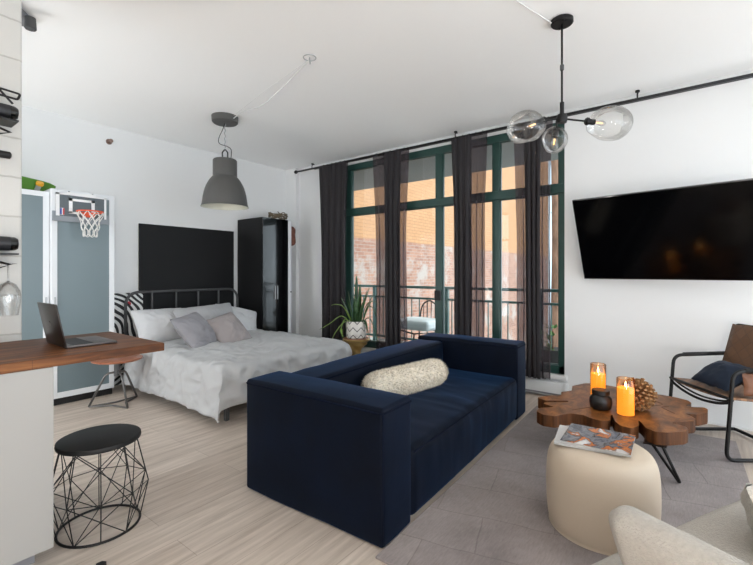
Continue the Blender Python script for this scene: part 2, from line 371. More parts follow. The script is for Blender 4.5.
def box(bm, x0, x1, y0, y1, z0, z1, bev=0, seg=2, rot=None, piv=None):
    r = bmesh.ops.create_cube(bm, size=1)
    vs = r['verts']
    for v in vs: v.co = Vector(((x0+x1)/2+v.co.x*(x1-x0), (y0+y1)/2+v.co.y*(y1-y0), (z0+z1)/2+v.co.z*(z1-z0)))
    if bev:
        es = list({e for v in vs for e in v.link_edges})
        rr = bmesh.ops.bevel(bm, geom=es, offset=bev, segments=seg, affect='EDGES', profile=.5)
        vs = list({v for f in rr['faces'] for v in f.verts} | {v for v in vs if v.is_valid})
    if rot is not None:
        bmesh.ops.rotate(bm, verts=vs, cent=piv or ((x0+x1)/2, (y0+y1)/2, (z0+z1)/2), matrix=rot)
    return bm

def tube(bm, pts, r, n=8, closed=False, caps=True, r2=None):
    pts = [Vector(p) for p in pts]; m = len(pts); rings = []
    prev = None
    for i, p in enumerate(pts):
        if closed: t = pts[(i+1) % m]-pts[i-1]
        else: t = pts[min(i+1, m-1)]-pts[max(i-1, 0)]
        t.normalize()
        if prev is None:
            a = Vector((0, 0, 1)) if abs(t.z) < .9 else Vector((1, 0, 0))
            u = t.cross(a).normalized()
        else:
            u = (prev-t*prev.dot(t)).normalized()
        prev = u; w = t.cross(u)
        rr = r if r2 is None else r+(r2-r)*i/(m-1)
        rings.append([bm.verts.new(p+(u*math.cos(2*PI*k/n)+w*math.sin(2*PI*k/n))*rr) for k in range(n)])
    for i in range(m if closed else m-1):
        a, b = rings[i], rings[(i+1) % m]
        for k in range(n): bm.faces.new((a[k], a[(k+1) % n], b[(k+1) % n], b[k]))
    if caps and not closed:
        bm.faces.new(rings[0][::-1]); bm.faces.new(rings[-1])
    return bm

def smooth_path(pts, k=6, closed=False):
    pts = [Vector(p) for p in pts]; out = []; m = len(pts)
    for i in range(m if closed else m-1):
        if closed: p0, p1, p2, p3 = pts[i-1], pts[i], pts[(i+1) % m], pts[(i+2) % m]
        else: p0, p1, p2, p3 = pts[max(i-1, 0)], pts[i], pts[i+1], pts[min(i+2, m-1)]
        for j in range(k):
            t = j/k
            out.append(.5*((2*p1)+(p2-p0)*t+(2*p0-5*p1+4*p2-p3)*t*t+(3*p1-p0-3*p2+p3)*t**3))
    if not closed: out.append(pts[-1])
    return out

def round_path(pts, r, k=5, closed=False):
    """polyline with filleted corners"""
    pts = [Vector(p) for p in pts]; out = []; m = len(pts)
    for i, p in enumerate(pts):
        if not closed and i in (0, m-1): out.append(p); continue
        a, b = pts[i-1], pts[(i+1) % m]
        d1 = (a-p); d2 = (b-p); rr = min(r, d1.length*.48, d2.length*.48)
        s, e = p+d1.normalized()*rr, p+d2.normalized()*rr
        for j in range(k+1):
            t = j/k; out.append(s*(1-t)**2+p*2*t*(1-t)+e*t*t)
    return out

def lathe(bm, prof, c=(0, 0, 0), n=32, axis='Z', fn=None):
    rings = []
    for r, h in prof:
        ring = []
        for k in range(n):
            a = 2*PI*k/n
            x, y, z = r*math.cos(a), r*math.sin(a), h
            if axis == 'X': x, y, z = z, x, y
            elif axis == 'Y': x, y, z = x, z, y
            v = Vector((x, y, z))
            if fn: v = fn(v)
            ring.append(bm.verts.new(v+Vector(c)))
        rings.append(ring)
    for a, b in zip(rings, rings[1:]):
        for k in range(n): bm.faces.new((a[k], a[(k+1) % n], b[(k+1) % n], b[k]))
    if prof[0][0] > 1e-4: bm.faces.new(rings[0][::-1])
    if prof[-1][0] > 1e-4: bm.faces.new(rings[-1])
    bmesh.ops.remove_doubles(bm, verts=[v for v in rings[0]+rings[-1]], dist=1e-5)
    return bm

def open_lathe(bm, prof, c=(0, 0, 0), n=32, fn=None):
    rings = []
    for r, h in prof:
        ring = []
        for k in range(n):
            a = 2*PI*k/n; v = Vector((r*math.cos(a), r*math.sin(a), h))
            if fn: v = fn(v)
            ring.append(bm.verts.new(v+Vector(c)))
        rings.append(ring)
    for a, b in zip(rings, rings[1:]):
        for k in range(n): bm.faces.new((a[k], a[(k+1) % n], b[(k+1) % n], b[k]))
    return bm

def rbox(bm, c, size, r, puff=(0, 0, 0), k=4, mid=6, fn=None):
    """rounded box, optionally puffed outwards along each axis"""
    h = [s/2 for s in size]
    def axis(i):
        a = [-h[i]+r*(1-math.tan((1-j/k)*PI/4)) for j in range(k+1)]
        inner = [-h[i]+r+(2*h[i]-2*r)*j/mid for j in range(1, mid)]
        return a+inner+[-x for x in reversed(a)]
    ax = [axis(i) for i in range(3)]
    cv = Vector(c)
    def pos(p):
        q = Vector([max(-(h[i]-r), min(h[i]-r, p[i])) for i in range(3)])
        d = p-q
        v = q+d.normalized()*r if d.length > 1e-9 else p.copy()
        f = [1-min(1, abs(p[i]/h[i]))**2.5 for i in range(3)]
        for i in range(3):
            j, l = (i+1) % 3, (i+2) % 3
            v[i] += puff[i]*f[j]*f[l]*(p[i]/h[i])
        if fn: v = fn(v)
        return v+cv
    new = []
    for i in range(3):
        j, l = (i+1) % 3, (i+2) % 3
        for s in (-1, 1):
            g = []
            for a in ax[j]:
                row = []
                for b in ax[l]:
                    p = Vector((0, 0, 0)); p[i] = s*h[i]; p[j] = a; p[l] = b
                    v = bm.verts.new(pos(p)); row.append(v); new.append(v)
                g.append(row)
            for x in range(len(g)-1):
                for y in range(len(g[0])-1):
                    q = (g[x][y], g[x+1][y], g[x+1][y+1], g[x][y+1])
                    bm.faces.new(q if s > 0 else q[::-1])
    bmesh.ops.remove_doubles(bm, verts=new, dist=1e-5)
    return bm

def pillow(bm, w, h, t, seed=0, n=24, wr=.012, mtx=None, plump=.62):
    """cushion in local XZ plane, thickness along Y"""
    mtx = mtx or Matrix()
    grids = []
    for s in (-1, 1):
        g = []
        for i in range(n+1):
            row = []
            for j in range(n+1):
                u = -1+2*i/n; v = -1+2*j/n
                e = max(0, (1-u**2)*(1-v**2))**plump
                pin = 1-.09*(1-abs(u)**2)*abs(v)**3-.07*abs(u)**6*abs(v)**3
                pin2 = 1-.09*(1-abs(v)**2)*abs(u)**3-.07*abs(v)**6*abs(u)**3
                p = Vector((u*w/2*pin2, s*t/2*e, v*h/2*pin))
                q = noise.noise(Vector((u*1.8+seed*3.1, v*1.8, s*2.0+seed)))+.7*noise.noise(Vector((u*4+seed, v*4, s*5)))+.8*max(0, noise.noise(Vector((u*3+v*2.2+seed, v*7-u*5, s*3))))
                p.y += q*wr*e; p.z += q*wr*.5*(1-e*.4)
                row.append(bm.verts.new(mtx @ p))
            g.append(row)
        for i in range(n):
            for j in range(n):
                q = (g[i][j], g[i+1][j], g[i+1][j+1], g[i][j+1])
                bm.faces.new(q if s < 0 else q[::-1])
        grids.append(g)
    bmesh.ops.remove_doubles(bm, verts=[v for g in grids for r in g for v in r], dist=1e-4)
    return bm

def prism(bm, poly, z0, z1):
    a = [bm.verts.new((x, y, z0)) for x, y in poly]; b = [bm.verts.new((x, y, z1)) for x, y in poly]
    n = len(poly)
    bm.faces.new(a[::-1]); bm.faces.new(b)
    for i in range(n): bm.faces.new((a[i], a[(i+1) % n], b[(i+1) % n], b[i]))
    return bm

def obj(name, bm, m, parent=None, smooth=False, mats=None, loc=None, fix=True):
    if fix: bmesh.ops.recalc_face_normals(bm, faces=bm.faces)
    me = bpy.data.meshes.new(name); bm.to_mesh(me); bm.free()
    o = bpy.data.objects.new(name, me); COL.objects.link(o)
    for x in (mats or [m]): me.materials.append(x)
    if smooth:
        for p in me.polygons: p.use_smooth = True
        if smooth is not True:
            me.set_sharp_from_angle(angle=smooth)
    if parent: o.parent = parent
    if loc: o.location = loc
    return o

AS = math.radians(40)
def tag(o, label, cat, group=None):
    o['label'] = label; o['category'] = cat
    if group: o['group'] = group
    return o

def thing(name, label, cat, loc=(0, 0, 0), rz=0, group=None):
    o = bpy.data.objects.new(name, None); COL.objects.link(o)
    o.location = loc; o.rotation_euler = (0, 0, rz); o.empty_display_size = .1
    return tag(o, label, cat, group)

def struct(name, bm, m, smooth=False, parent=None):
    o = obj(name, bm, m, parent, smooth)
    o['kind'] = 'structure'
    return o

def dup(root, loc, rz=None, label=None, group=None):
    r = root.copy(); COL.objects.link(r); r.location = loc
    if rz is not None: r.rotation_euler = (0, 0, rz)
    if label: r['label'] = label
    if group: r['group'] = group
    for ch in list(root.children):
        c = ch.copy(); COL.objects.link(c); c.parent = r
        for g in list(ch.children):
            d = g.copy(); COL.objects.link(d); d.parent = c
    return r

# ------------------------------------------------------------------ room shell
XL, XR, YF, YB, ZC = -1.6, 4.78, -3.0, 5.56, 3.07
struct('floor', box(B(), XL-.2, XR+.0, YF-.2, YB+.2, -.12, 0), M['floor'])
struct('ceiling', box(B(), XL-.2, XR+.2, YF-.2, YB+.2, ZC, ZC+.25), M['ceil'])
struct('wall_back', box(B(), XL-.2, XR+.2, YB, YB+.2, 0, ZC), M['wall'])
bm = B(); box(bm, XL-.2, XL, 5.3, YB, 0, ZC); box(bm, XL-.2, XL, YF, 3.4, 0, ZC)
for a, b in ((3.4, 5.3),): box(bm, XL-.2, XL, a, b, 0, .08); box(bm, XL-.2, XL, a, b, 2.98, ZC)
struct('wall_left', bm, M['wall'])
bm = B(); box(bm, XL-.2, -1.3, YF-.2, YF, 0, ZC); box(bm, 4.5, XR+.2, YF-.2, YF, 0, ZC); box(bm, -1.3, 4.5, YF-.2, YF, 0, .08); box(bm, -1.3, 4.5, YF-.2, YF, 2.98, ZC)
struct('wall_front', bm, M['wall'])
bm = B()
for k in range(6): box(bm, -1.3+k*1.148, -1.24+k*1.148, YF-.12, YF-.06, .08, 2.98)
for z in (.08, 2.2, 2.92): box(bm, -1.3, 4.5, YF-.12, YF-.06, z, z+.06)
struct('fill_window_front', bm, M['green'])  # unseen window, added with its wall opening for fill daylight
for nm, a, b in (('fill_window_alcove', 3.4, 5.3),):  # unseen window and opening added to brighten the back of the room
    bm = B()
    for k in range(4): box(bm, XL-.12, XL-.06, a+k*(b-a-.06)/3, a+.06+k*(b-a-.06)/3, .08, 2.98)
    for z in (.08, 2.2, 2.92): box(bm, XL-.12, XL-.06, a, b, z, z+.06)
    struct(nm, bm, M['green'])
WY0, WY1, WZ0, WZ1 = 1.145, 4.30, .25, 2.965
bm = B()
box(bm, XR, XR+.2, YF, WY0, -.12, ZC); box(bm, XR, XR+.2, WY1, YB, -.12, ZC)
box(bm, XR, XR+.2, WY0, WY1, -.12, WZ0); box(bm, XR, XR+.2, WY0, WY1, WZ1, ZC)
struct('wall_right', bm, M['wall'])
struct('wall_corner', box(B(), 4.715, XR, 5.30, YB, 0, ZC), M['wall'])
struct('wall_partition', box(B(), XL, .678, 3.08, 3.30, 0, ZC, .012, 2), M['block'])
struct('baseboard_back', box(B(), XL, 4.715, YB-.012, YB, 0, .09), M['trim'])
struct('baseboard_right', box(B(), XR-.012, XR, YF, 1.10, 0, .02), M['trim'])
struct('trim_1', box(B(), 4.735, 4.80, WY0-.03, WY1+.02, .205, .25, .006), M['trim'])   # window ledge

# window: frame, panes, lock
bm = B(); fx0, fx1 = 4.80, 4.87
jambs = [(1.145, 1.21), (1.865, 1.955), (2.625, 2.725), (3.375, 3.445), (4.17, 4.30)]
for a, b in jambs: box(bm, fx0, fx1, a, b, WZ0, WZ1, .006)
box(bm, fx0-.012, fx1, WY0, WY1, 2.20, 2.30, .006)
box(bm, fx0-.008, fx1, WY0, WY1, 2.875, WZ1, .006)
box(bm, fx0, fx1, WY0, WY1, WZ0, WZ0+.09, .006)
win = struct('window_1', bm, M['green'])
for (a0, a1), (b0, b1) in zip(jambs, jambs[1:]):
    for z0, z1 in ((WZ0+.09, 2.20), (2.30, 2.875)):
        struct('pane', box(B(), 4.832, 4.838, a1, b0, z0, z1), M['glass'], parent=win)
        fb = B()      # slim sash round each light
        for q in ((a1, a1+.009, z0, z1), (b0-.009, b0, z0, z1), (a1, b0, z0, z0+.01), (a1, b0, z1-.01, z1)):
            box(fb, 4.82, 4.85, *q)
        struct('sash', fb, M['green'], parent=win)
struct('door_handle', box(B(), 4.765, 4.80, 2.635, 2.72, .985, 1.11, .006), M['black'], parent=win)

# baseboard heater
h = thing('baseboard_heater', 'long white baseboard heater along the floor under the window', 'heater', (4.735, 2.3, 0))
bm = B(); box(bm, -.03, .045, -1.20, 1.9, .03, .175, .012, 3); obj('housing', bm, M['heater'], h, AS)
obj('grille', box(B(), -.034, -.02, -1.17, 1.87, .04, .058), M['toe'], h)
for y in (-1.19, 1.86): obj('end_cap', box(B(), -.036, .045, y, y+.03, 0, .18, .004), M['heater'], h)

# ------------------------------------------------------------------ outside
tag(obj('brick_wall', box(B(), 4.3, 25.5, 7.0, 7.4, -7, 10), M['brick']), 'old brick wall across the alley, ochre paint above bare red brick', 'brick wall')
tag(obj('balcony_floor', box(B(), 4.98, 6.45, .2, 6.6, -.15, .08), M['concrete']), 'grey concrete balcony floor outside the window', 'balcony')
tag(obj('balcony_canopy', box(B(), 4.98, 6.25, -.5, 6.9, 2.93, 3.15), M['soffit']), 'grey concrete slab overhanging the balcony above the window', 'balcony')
rl = thing('balcony_railing', 'green painted metal railing along the balcony edge', 'railing', (6.2, 3.2, .08))
obj('top_rail', box(B(), -.03, .03, -2.9, 3.2, .985, 1.03, .006), M['greenrail'], rl)
obj('middle_rail', box(B(), -.02, .02, -2.9, 3.2, .80, .835, .004), M['greenrail'], rl)
obj('bottom_rail', box(B(), -.02, .02, -2.9, 3.2, .08, .115, .004), M['greenrail'], rl)
for k in range(5): obj('post', box(B(), -.028, .028, -2.9+k*1.5-.028, -2.9+k*1.5+.028, 0, 1.0), M['greenrail'], rl)
for k in range(38):
    y = -2.78+k*.155
    obj('baluster', box(B(), -.007, .007, y-.007, y+.007, .10, .81), M['greenrail'], rl)
oc = thing('patio_chair', 'dark metal patio chair with an arched back on the balcony', 'chair', (5.62, 3.50, .08), -.5)
obj('back_hoop', tube(B(), smooth_path([(.22, .36, 0), (.24, .36, .45), (.25, .30, .70), (.25, .12, .80), (.25, -.05, .79), (.24, -.28, .66), (.22, -.36, .42), (.22, -.36, 0)], 6), .012), M['black'], oc, True)
obj('seat_frame', tube(B(), [(-.25, -.33, .36), (-.25, .33, .36), (.23, .34, .36), (.23, -.34, .36)], .012, closed=True), M['black'], oc, True)
for y in (-.33, .33): obj('leg', tube(B(), [(-.25, y, .36), (-.27, y, 0)], .012), M['black'], oc)
for k in range(5): obj('back_spindle', tube(B(), [(.235, -.24+k*.12, .36), (.245, -.24+k*.12, (.70, .79, .795, .79, .74)[k])], .006), M['black'], oc)
bm = B(); rbox(bm, (0, 0, .465), (.54, .66, .13), .05, (0, 0, .03), fn=lambda v: v+Vector((0, 0, .012*noise.noise(v*9)))); tag(obj('seat_cushion', bm, M['outcush'], None, True, loc=(5.60, 3.48, .08)), 'pale grey cushion on the balcony chair seat', 'cushion')
# planter and tree
pl = thing('balcony_planter', 'dark round planter with a leafy plant at the balcony end', 'planter', (5.75, 1.52, .08))
obj('planter_pot', lathe(B(), [(.10, 0), (.15, .25), (.155, .27), (.13, .265), (0, .23)], n=24), M['blackp'], pl, AS)
bm = B()
for k in range(40):
    a = random.uniform(0, 2*PI); r = random.uniform(.02, .16); z = random.uniform(.25, .6); d = Vector((math.cos(a), math.sin(a), random.uniform(-.2, .8))).normalized()
    p = Vector((r*math.cos(a), r*math.sin(a), z)); s = d.cross(Vector((0, 0, 1))).normalized()*.025
    vs = [bm.verts.new(q) for q in (p, p+d*.05+s, p+d*.12, p+d*.05-s)]; bm.faces.new(vs)
obj('foliage', bm, M['foliage'], pl)
obj('stem', tube(B(), [(0, 0, .23), (.01, 0, .5)], .012), M['trunk'], pl)
tr = thing('street_tree', 'brown tree trunk standing beyond the right end of the balcony', 'tree', (8.6, 2.22, -7))
obj('trunk', tube(B(), smooth_path([(0, 0, 0), (.03, .02, 4), (0, 0, 7), (.04, -.01, 9), (.0, .03, 12)], 5), .13, 10, r2=.08), M['trunk'], tr, True)
obj('branch', tube(B(), smooth_path([(.02, 0, 9.2), (.3, -.4, 10), (.5, -1.0, 10.8)], 4), .04, 8, r2=.02), M['trunk'], tr, True)
bm = B()
for k in range(900):
    a = random.uniform(0, 2*PI); rr = random.uniform(.25, 1.4); z = random.uniform(6.0, 13)
    p = Vector((1.6+rr*math.cos(a), -.35+rr*.5*math.sin(a), z)); d = Vector((random.uniform(-1, 1), random.uniform(-1, 1), random.uniform(-.6, .4))).normalized()
    s = d.cross(Vector((.1, .2, 1))).normalized()*.05
    vs = [bm.verts.new(q) for q in (p, p+d*.08+s, p+d*.2, p+d*.08-s)]; bm.faces.new(vs)
fo = obj('foliage', bm, M['foliage'], tr); fo['kind'] = 'stuff'
fb = thing('distant_building', 'pale building with blue windows far down the alley', 'building', (38, 7, -7))
obj('facade', box(B(), -1, 1, -14, 6, 0, 26), M['far'], fb)
for i in range(5):
    for j in range(7): obj('window', box(B(), -1.06, -1, -3+i*1.6, -2+i*1.6, 2+j*3.2, 4+j*3.2), M['farwin'], fb)
tag(obj('alley_ground', box(B(), 5, 60, -30, 40, -7.2, -7), M['concrete']), 'grey ground of the alley far below the balcony', 'ground')

# ------------------------------------------------------------------ curtains and rod
RX, RZ = 4.665, 2.985
rd = thing('curtain_rod', 'long black curtain rod running along the top of the window and wall', 'curtain rod', (RX, 2.4, RZ))
obj('pole', tube(B(), [(0, -4.4, 0), (0, 2.83, 0)], .0135, 12), M['black'], rd, True)
obj('inner_pole', tube(B(), [(.035, -4.3, -.006), (.035, 2.45, -.006)], .008, 8), M['dmetal'], rd, True)
obj('finial', lathe(B(), [(0, 2.82), (.022, 2.825), (.03, 2.845), (.022, 2.87), (0, 2.878)], axis='Y', n=16), M['black'], rd, True)
for y in (2.47, -.03, -1.93, -3.6):
    b = obj('bracket', tube(B(), round_path([(0, y, .0), (0, y, .06), (.05, y, .075)], .02), .007), M['black'], rd)
    obj('bracket_plate', lathe(B(), [(.02, .07), (.02, .085)], (.01, y, 0), 12), M['black'], b)
    if y == -1.93: pass

def curtain(y0, y1, yb0, yb1, zb, folds, label, seed, core, top=RZ-.015):
    """core: fraction range (from the right) where the cloth is gathered thick"""
    t = thing('curtain', label, 'curtain', (RX, (y0+y1)/2, zb), 0, 'dark sheer curtains at the window')
    yc = (y0+y1)/2
    def sheet(f0, f1, nf, amp, xo, ph0):
        bm = B(); n = nf*14; rows = 40; g = []
        for j in range(rows+1):
            v = j/rows; z = (top-zb)*(1-v); row = []
            a = y0+(yb0-y0)*v; c = y1+(yb1-y1)*v
            waist = 1+.07*math.cos(PI*min(1, v*2.2))*(1-v)-.05*math.sin(PI*v)+.03*noise.noise(Vector((v*5, seed, 1)))
            for i in range(n+1):
                u = i/n; uu = f0+(f1-f0)*u
                uu = .5+(uu-.5)*waist+.03*v*noise.noise(Vector((uu*3, v*3, seed)))
                ph = 2*PI*nf*u+ph0+1.2*noise.noise(Vector((u*3, v*1.2, seed+3)))
                y = a+(c-a)*uu+amp*.5*math.sin(2*ph)*min(1, .4+v)
                x = xo+amp*math.cos(ph)*(.5+.5*min(1, v*3))
                row.append(bm.verts.new((x, y-yc, z)))
            g.append(row)
        for j in range(rows):
            for i in range(n): bm.faces.new((g[j][i], g[j][i+1], g[j+1][i+1], g[j+1][i]))
        return bm
    obj('cloth', sheet(0, 1, folds, .022, 0, seed), M['sheer'], t, True)
    obj('gathered_folds', sheet(core[0], core[1], max(2, int(folds*.7)), .020, -.034, seed*2), M['drape'], t, True)
    k = max(3, folds)
    for q in range(k):
        y = y0+(y1-y0)*(q+.5)/k-yc
        ring = [(.019*math.cos(a), y, top-zb+.014+.019*math.sin(a)) for a in [2*PI*w/14 for w in range(14)]]
        obj('curtain_ring', tube(B(), ring, .0025, 6, closed=True), M['black'], t)
    return t
curtain(4.13, 4.66, 4.15, 4.62, .20, 6, 'opaque looking charcoal curtain at the left end of the window beside the potted plant', 1, (.0, 1.0))
curtain(3.06, 3.63, 3.06, 3.59, .20, 5, 'sheer dark curtain directly right of the potted plant', 2, (.16, .62))
curtain(1.97, 2.40, 1.98, 2.38, .20, 5, 'sheer dark curtain right of the window lock, behind the sofa', 3, (.42, 1.0))
curtain(1.24, 1.635, 1.25, 1.60, .21, 5, 'sheer dark curtain hanging nearest the television', 4, (.28, .72))

# ------------------------------------------------------------------ kitchen counter at left
tag(obj('wooden_counter', box(B(), XL, 1.13, 2.34, 3.075, .917, .96, .004), M['counter']), 'thick brown wooden counter top with the laptop on it', 'counter')
bc = thing('counter_cabinet', 'white base cabinet under the wooden counter at left', 'cabinet', (-.4, 2.7, 0))
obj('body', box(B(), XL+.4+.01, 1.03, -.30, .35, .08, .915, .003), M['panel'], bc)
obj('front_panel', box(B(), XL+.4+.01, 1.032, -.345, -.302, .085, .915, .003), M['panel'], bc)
obj('toe_kick', box(B(), XL+.4+.01, .985, -.25, .33, 0, .08), M['toe'], bc)

# laptop
lt = thing('laptop', 'open dark grey laptop on the wooden counter', 'laptop', (.735, 2.69, .9605))
base = obj('base', box(B(), .0, .235, -.15, .15, 0, .014, .005), M['laptop'], lt, AS)
obj('keyboard', box(B(), .03, .125, -.135, .135, .0138, .0152), M['keys'], base)
obj('trackpad', box(B(), .14, .215, -.055, .055, .0138, .0146), M['laptop'], base)
R = Matrix.Rotation(math.radians(-11), 3, 'Y')
sc = obj('lid', box(B(), -.006, .002, -.15, .15, .008, .232, .003, rot=R, piv=(0, 0, .01)), M['lid'], lt, AS)
obj('screen', box(B(), .0022, .003, -.143, .143, .02, .224, rot=R, piv=(0, 0, .01)), M['gloss'], sc)
bm = B(); lathe(bm, [(.011, -.0072), (.011, -.0058)], n=20, axis='X', fn=lambda v: Vector((v.x, v.y*(1-.12*(v.z > .005)), v.z)))
tube(bm, [(-.0066, .001, .010), (-.0066, .005, .016)], .0022, 6)
bmesh.ops.translate(bm, verts=bm.verts, vec=(0, 0, .12)); bmesh.ops.rotate(bm, verts=bm.verts, cent=(0, 0, .01), matrix=R)
obj('logo', bm, M['laptop'], sc)

# wine racks on the block wall
def wine_rack(z, label, bl):
    t = thing('wine_rack', label, 'wine rack', (.345, 3.08, z))
    fr = B()
    for x in (-.25, .13):
        tube(fr, [(x, -.004, .10), (x, -.004, -.06)], .006); tube(fr, round_path([(x, -.004, -.05), (x, -.15, -.05), (x, -.15, .0)], .02), .006)
    obj('bracket', fr, M['black'], t)
    sh = B(); box(sh, -.40, .285, -.155, -.0, -.062, -.054); obj('shelf', sh, M['black'], t)
    zz = B(); tube(zz, [(.10, -.10, -.065), (.26, -.10, -.115), (.13, -.10, -.165), (.0, -.10, -.115), (.10, -.10, -.065)], .009); obj('glass_rail', zz, M['black'], t)
    bt = thing('wine_bottle', bl, 'bottle', (.355, 3.0, z), 0, 'wine bottles on the wall racks')
    obj('bottle_body', lathe(B(), [(0, .285), (.030, .284), (.038, .27), (.038, .08), (.03, .04), (.014, .0), (.013, -.06)], axis='X', n=20), M['bottle'], bt, AS)
    obj('bottle_label', lathe(B(), [(.0384, .25), (.0386, .249), (.0386, .14), (.0384, .139)], axis='X', n=20), M['foil'], bt, AS)
    obj('foil_cap', lathe(B(), [(.0145, -.02), (.0145, -.07), (0, -.0705)], axis='X', n=16), M['blackp'], bt, AS)
wine_rack(2.225, 'upper black metal wine rack on the white block wall', 'dark bottle lying on the upper wall rack')
wine_rack(1.505, 'lower black metal rack on the block wall above the hanging wine glass', 'dark bottle with grey label lying on the lower wall rack')
# folded hook above upper bottle
obj_hook = B(); tube(obj_hook, round_path([(.52, 3.0, 2.348), (.652, 3.0, 2.338), (.640, 3.0, 2.305), (.54, 3.0, 2.31)], .01, closed=True), .006, closed=True); tube(obj_hook, [(.56, 3.0, 2.34), (.62, 3.0, 2.275)], .006); tube(obj_hook, [(.57, 3.0, 2.342), (.57, 3.078, 2.342)], .005)
tag(obj('wall_hook', obj_hook, M['black']), 'black folded wire hook just above the upper wine bottle', 'hook')
tag(obj('cork_screw_peg', lathe(B(), [(.018, .48), (.02, .49), (.02, .618), (.012, .624), (0, .625)], (0, 3.055, 2.0), axis='X', n=14), M['blackp'], None, AS), 'short black peg on the block wall between the two racks', 'peg')
wg = thing('wine_glass', 'clear wine glass hanging upside down under the lower rack', 'wine glass', (.60, 3.0, 1.40))
obj('foot', lathe(B(), [(0, 0), (.036, -.002), (.036, -.005), (.006, -.012), (0, -.012)], n=24), M['wineglass'], wg, True)
obj('stem', lathe(B(), [(.0045, -.01), (.004, -.09), (.006, -.105)], n=12), M['wineglass'], wg, True)
obj('bowl', open_lathe(B(), [(.005, -.10), (.034, -.118), (.052, -.155), (.055, -.19), (.050, -.245), (.043, -.29)], n=28), M['wineglass'], wg, True)
# dark fitting on the ceiling behind the block wall
tl = thing('track_light', 'dark grey track light on the ceiling by the block wall top', 'light', (.86, 3.52, ZC))
obj('track', box(B(), -.30, .02, -.05, .05, -.05, 0, .004, rot=Matrix.Rotation(.9, 3, 'Z')), M['toe'], tl)
obj('lamp_head', lathe(B(), [(.03, -.05), (.034, -.12), (.03, -.125)], (-.05, -.03, 0), 16), M['dmetal'], tl, AS)

# black wire stool
def wire_stool():
    t = thing('wire_stool', 'black round stool with geometric wire base beside the counter', 'stool', (.880, 2.53, 0))
    obj('seat', lathe(B(), [(0, .448), (.18, .448), (.19, .452), (.193, .46), (.191, .475), (.183, .479), (0, .479)], n=48), M['blackp'], t, AS)
    n = 10; lv = [(.187, .008, 0), (.205, .10, .5), (.232, .215, 0), (.225, .32, .5), (.178, .446, 0)]
    P = [[Vector((r*math.cos(2*PI*(k+o)/n), r*math.sin(2*PI*(k+o)/n), z)) for k in range(n)] for r, z, o in lv]
    ring = [(.187*math.cos(2*PI*k/48), .187*math.sin(2*PI*k/48), .008) for k in range(48)]
    obj('base_ring', tube(B(), ring, .0065, 8, closed=True), M['black'], t, True)
    w = B()
    for k in range(n):
        # facets: bottom -> mid bulge -> top, long crossing struts
        tube(w, [P[0][k], P[2][k]], .0028, 6); tube(w, [P[2][k], P[4][k]], .0028, 6)
        if k % 2 == 0:
            tube(w, [P[0][k], P[2][(k+2) % n]], .0025, 6); tube(w, [P[0][k], P[2][k-2]], .0025, 6)
            tube(w, [P[4][k], P[2][(k+2) % n]], .0025, 6); tube(w, [P[4][k], P[2][k-2]], .0025, 6)
        else:
            tube(w, [P[2][k], P[4][(k+1) % n]], .0022, 6); tube(w, [P[2][k], P[0][k-1]], .0022, 6)
        tube(w, [P[2][k], P[2][(k+1) % n]], .0022, 6)
    obj('wire_cage', w, M['black'], t)
wire_stool()

# swivel stool behind the counter
st = thing('wood_seat_stool', 'low stool with round wooden seat and grey rod legs beyond the counter', 'stool', (1.80, 4.72, 0))
obj('seat', lathe(B(), [(0, .44), (.20, .445), (.225, .455), (.23, .468), (.215, .475), (0, .468)], n=40), M['seatwood'], st, AS)
obj('column', lathe(B(), [(.028, .30), (.028, .44)], n=16), M['dmetal'], st, AS)
hexv = [(-.22, .10), (.0, -.24), (.23, .10)]
for k in range(3):
    a = Vector((hexv[k][0], hexv[k][1], .01)); u = a.normalized()
    l = obj('leg', tube(B(), round_path([(u.x*.02, u.y*.02, .33), (u.x*.10, u.y*.10, .32), a], .04), .0105), M['rod'], st, True)
    b_ = Vector((hexv[(k+1) % 3][0], hexv[(k+1) % 3][1], .009)); mid = (a+b_)*.5*.55; mid.z = .009
    obj('floor_bar', tube(B(), [a, mid, b_], .009), M['rod'], st)
wf = thing('black_floor_piece', 'small unidentified black piece on the wooden floor at the bottom edge', 'wedge', (.735, 2.13, 0), 1.0)  # unidentified black floor piece; its wedge shape is made up
bm = B(); prism(bm, [(-.09, -.015), (.05, -.02), (.06, 0), (.05, .02), (-.09, .015)], 0, .022); obj('piece_body', bm, M['blackp'], wf)
obj('piece_bar', tube(B(), [(.0, -.012, .024), (.045, -.012, .024)], .004), M['black'], wf)

# ------------------------------------------------------------------ frosted wardrobes
def wardrobe(x0, x1, y0, ztop, label, hinge):
    t = thing('frosted_wardrobe', label, 'wardrobe', ((x0+x1)/2, y0, 0), 0, 'white wardrobes with frosted glass doors')
    w = (x1-x0)/2
    obj('body', box(B(), -w, w, .022, YB-.014-y0, .075, ztop, .002), M['cabwhite'], t)
    obj('plinth', box(B(), -w+.005, w-.005, .05, YB-.014-y0, 0, .075), M['blackp'], t)
    d = B(); f = .052
    for q in ((-w+.002, -w+f, .078, ztop), (w-f, w-.002, .078, ztop), (-w+f, w-f, .078, .135), (-w+f, w-f, ztop-.05, ztop)): box(d, q[0], q[1], 0, .02, q[2], q[3], .002)
    door = obj('door', d, M['cabwhite'], t)
    obj('glass_panel', box(B(), -w+f, w-f, .006, .014, .135, ztop-.05), M['frost'], door)
    obj('handle', box(B(), hinge*(w-.03)-.006, hinge*(w-.03)+.006, -.018, 0, .98, 1.10, .003), M['alu'], door)
wardrobe(1.352, 1.925, 5.12, 2.185, 'white wardrobe with frosted glass door carrying the basketball hoop', -1)
wardrobe(.785, 1.350, 5.16, 2.15, 'white wardrobe with frosted glass door at left, under the green skateboard', 1)
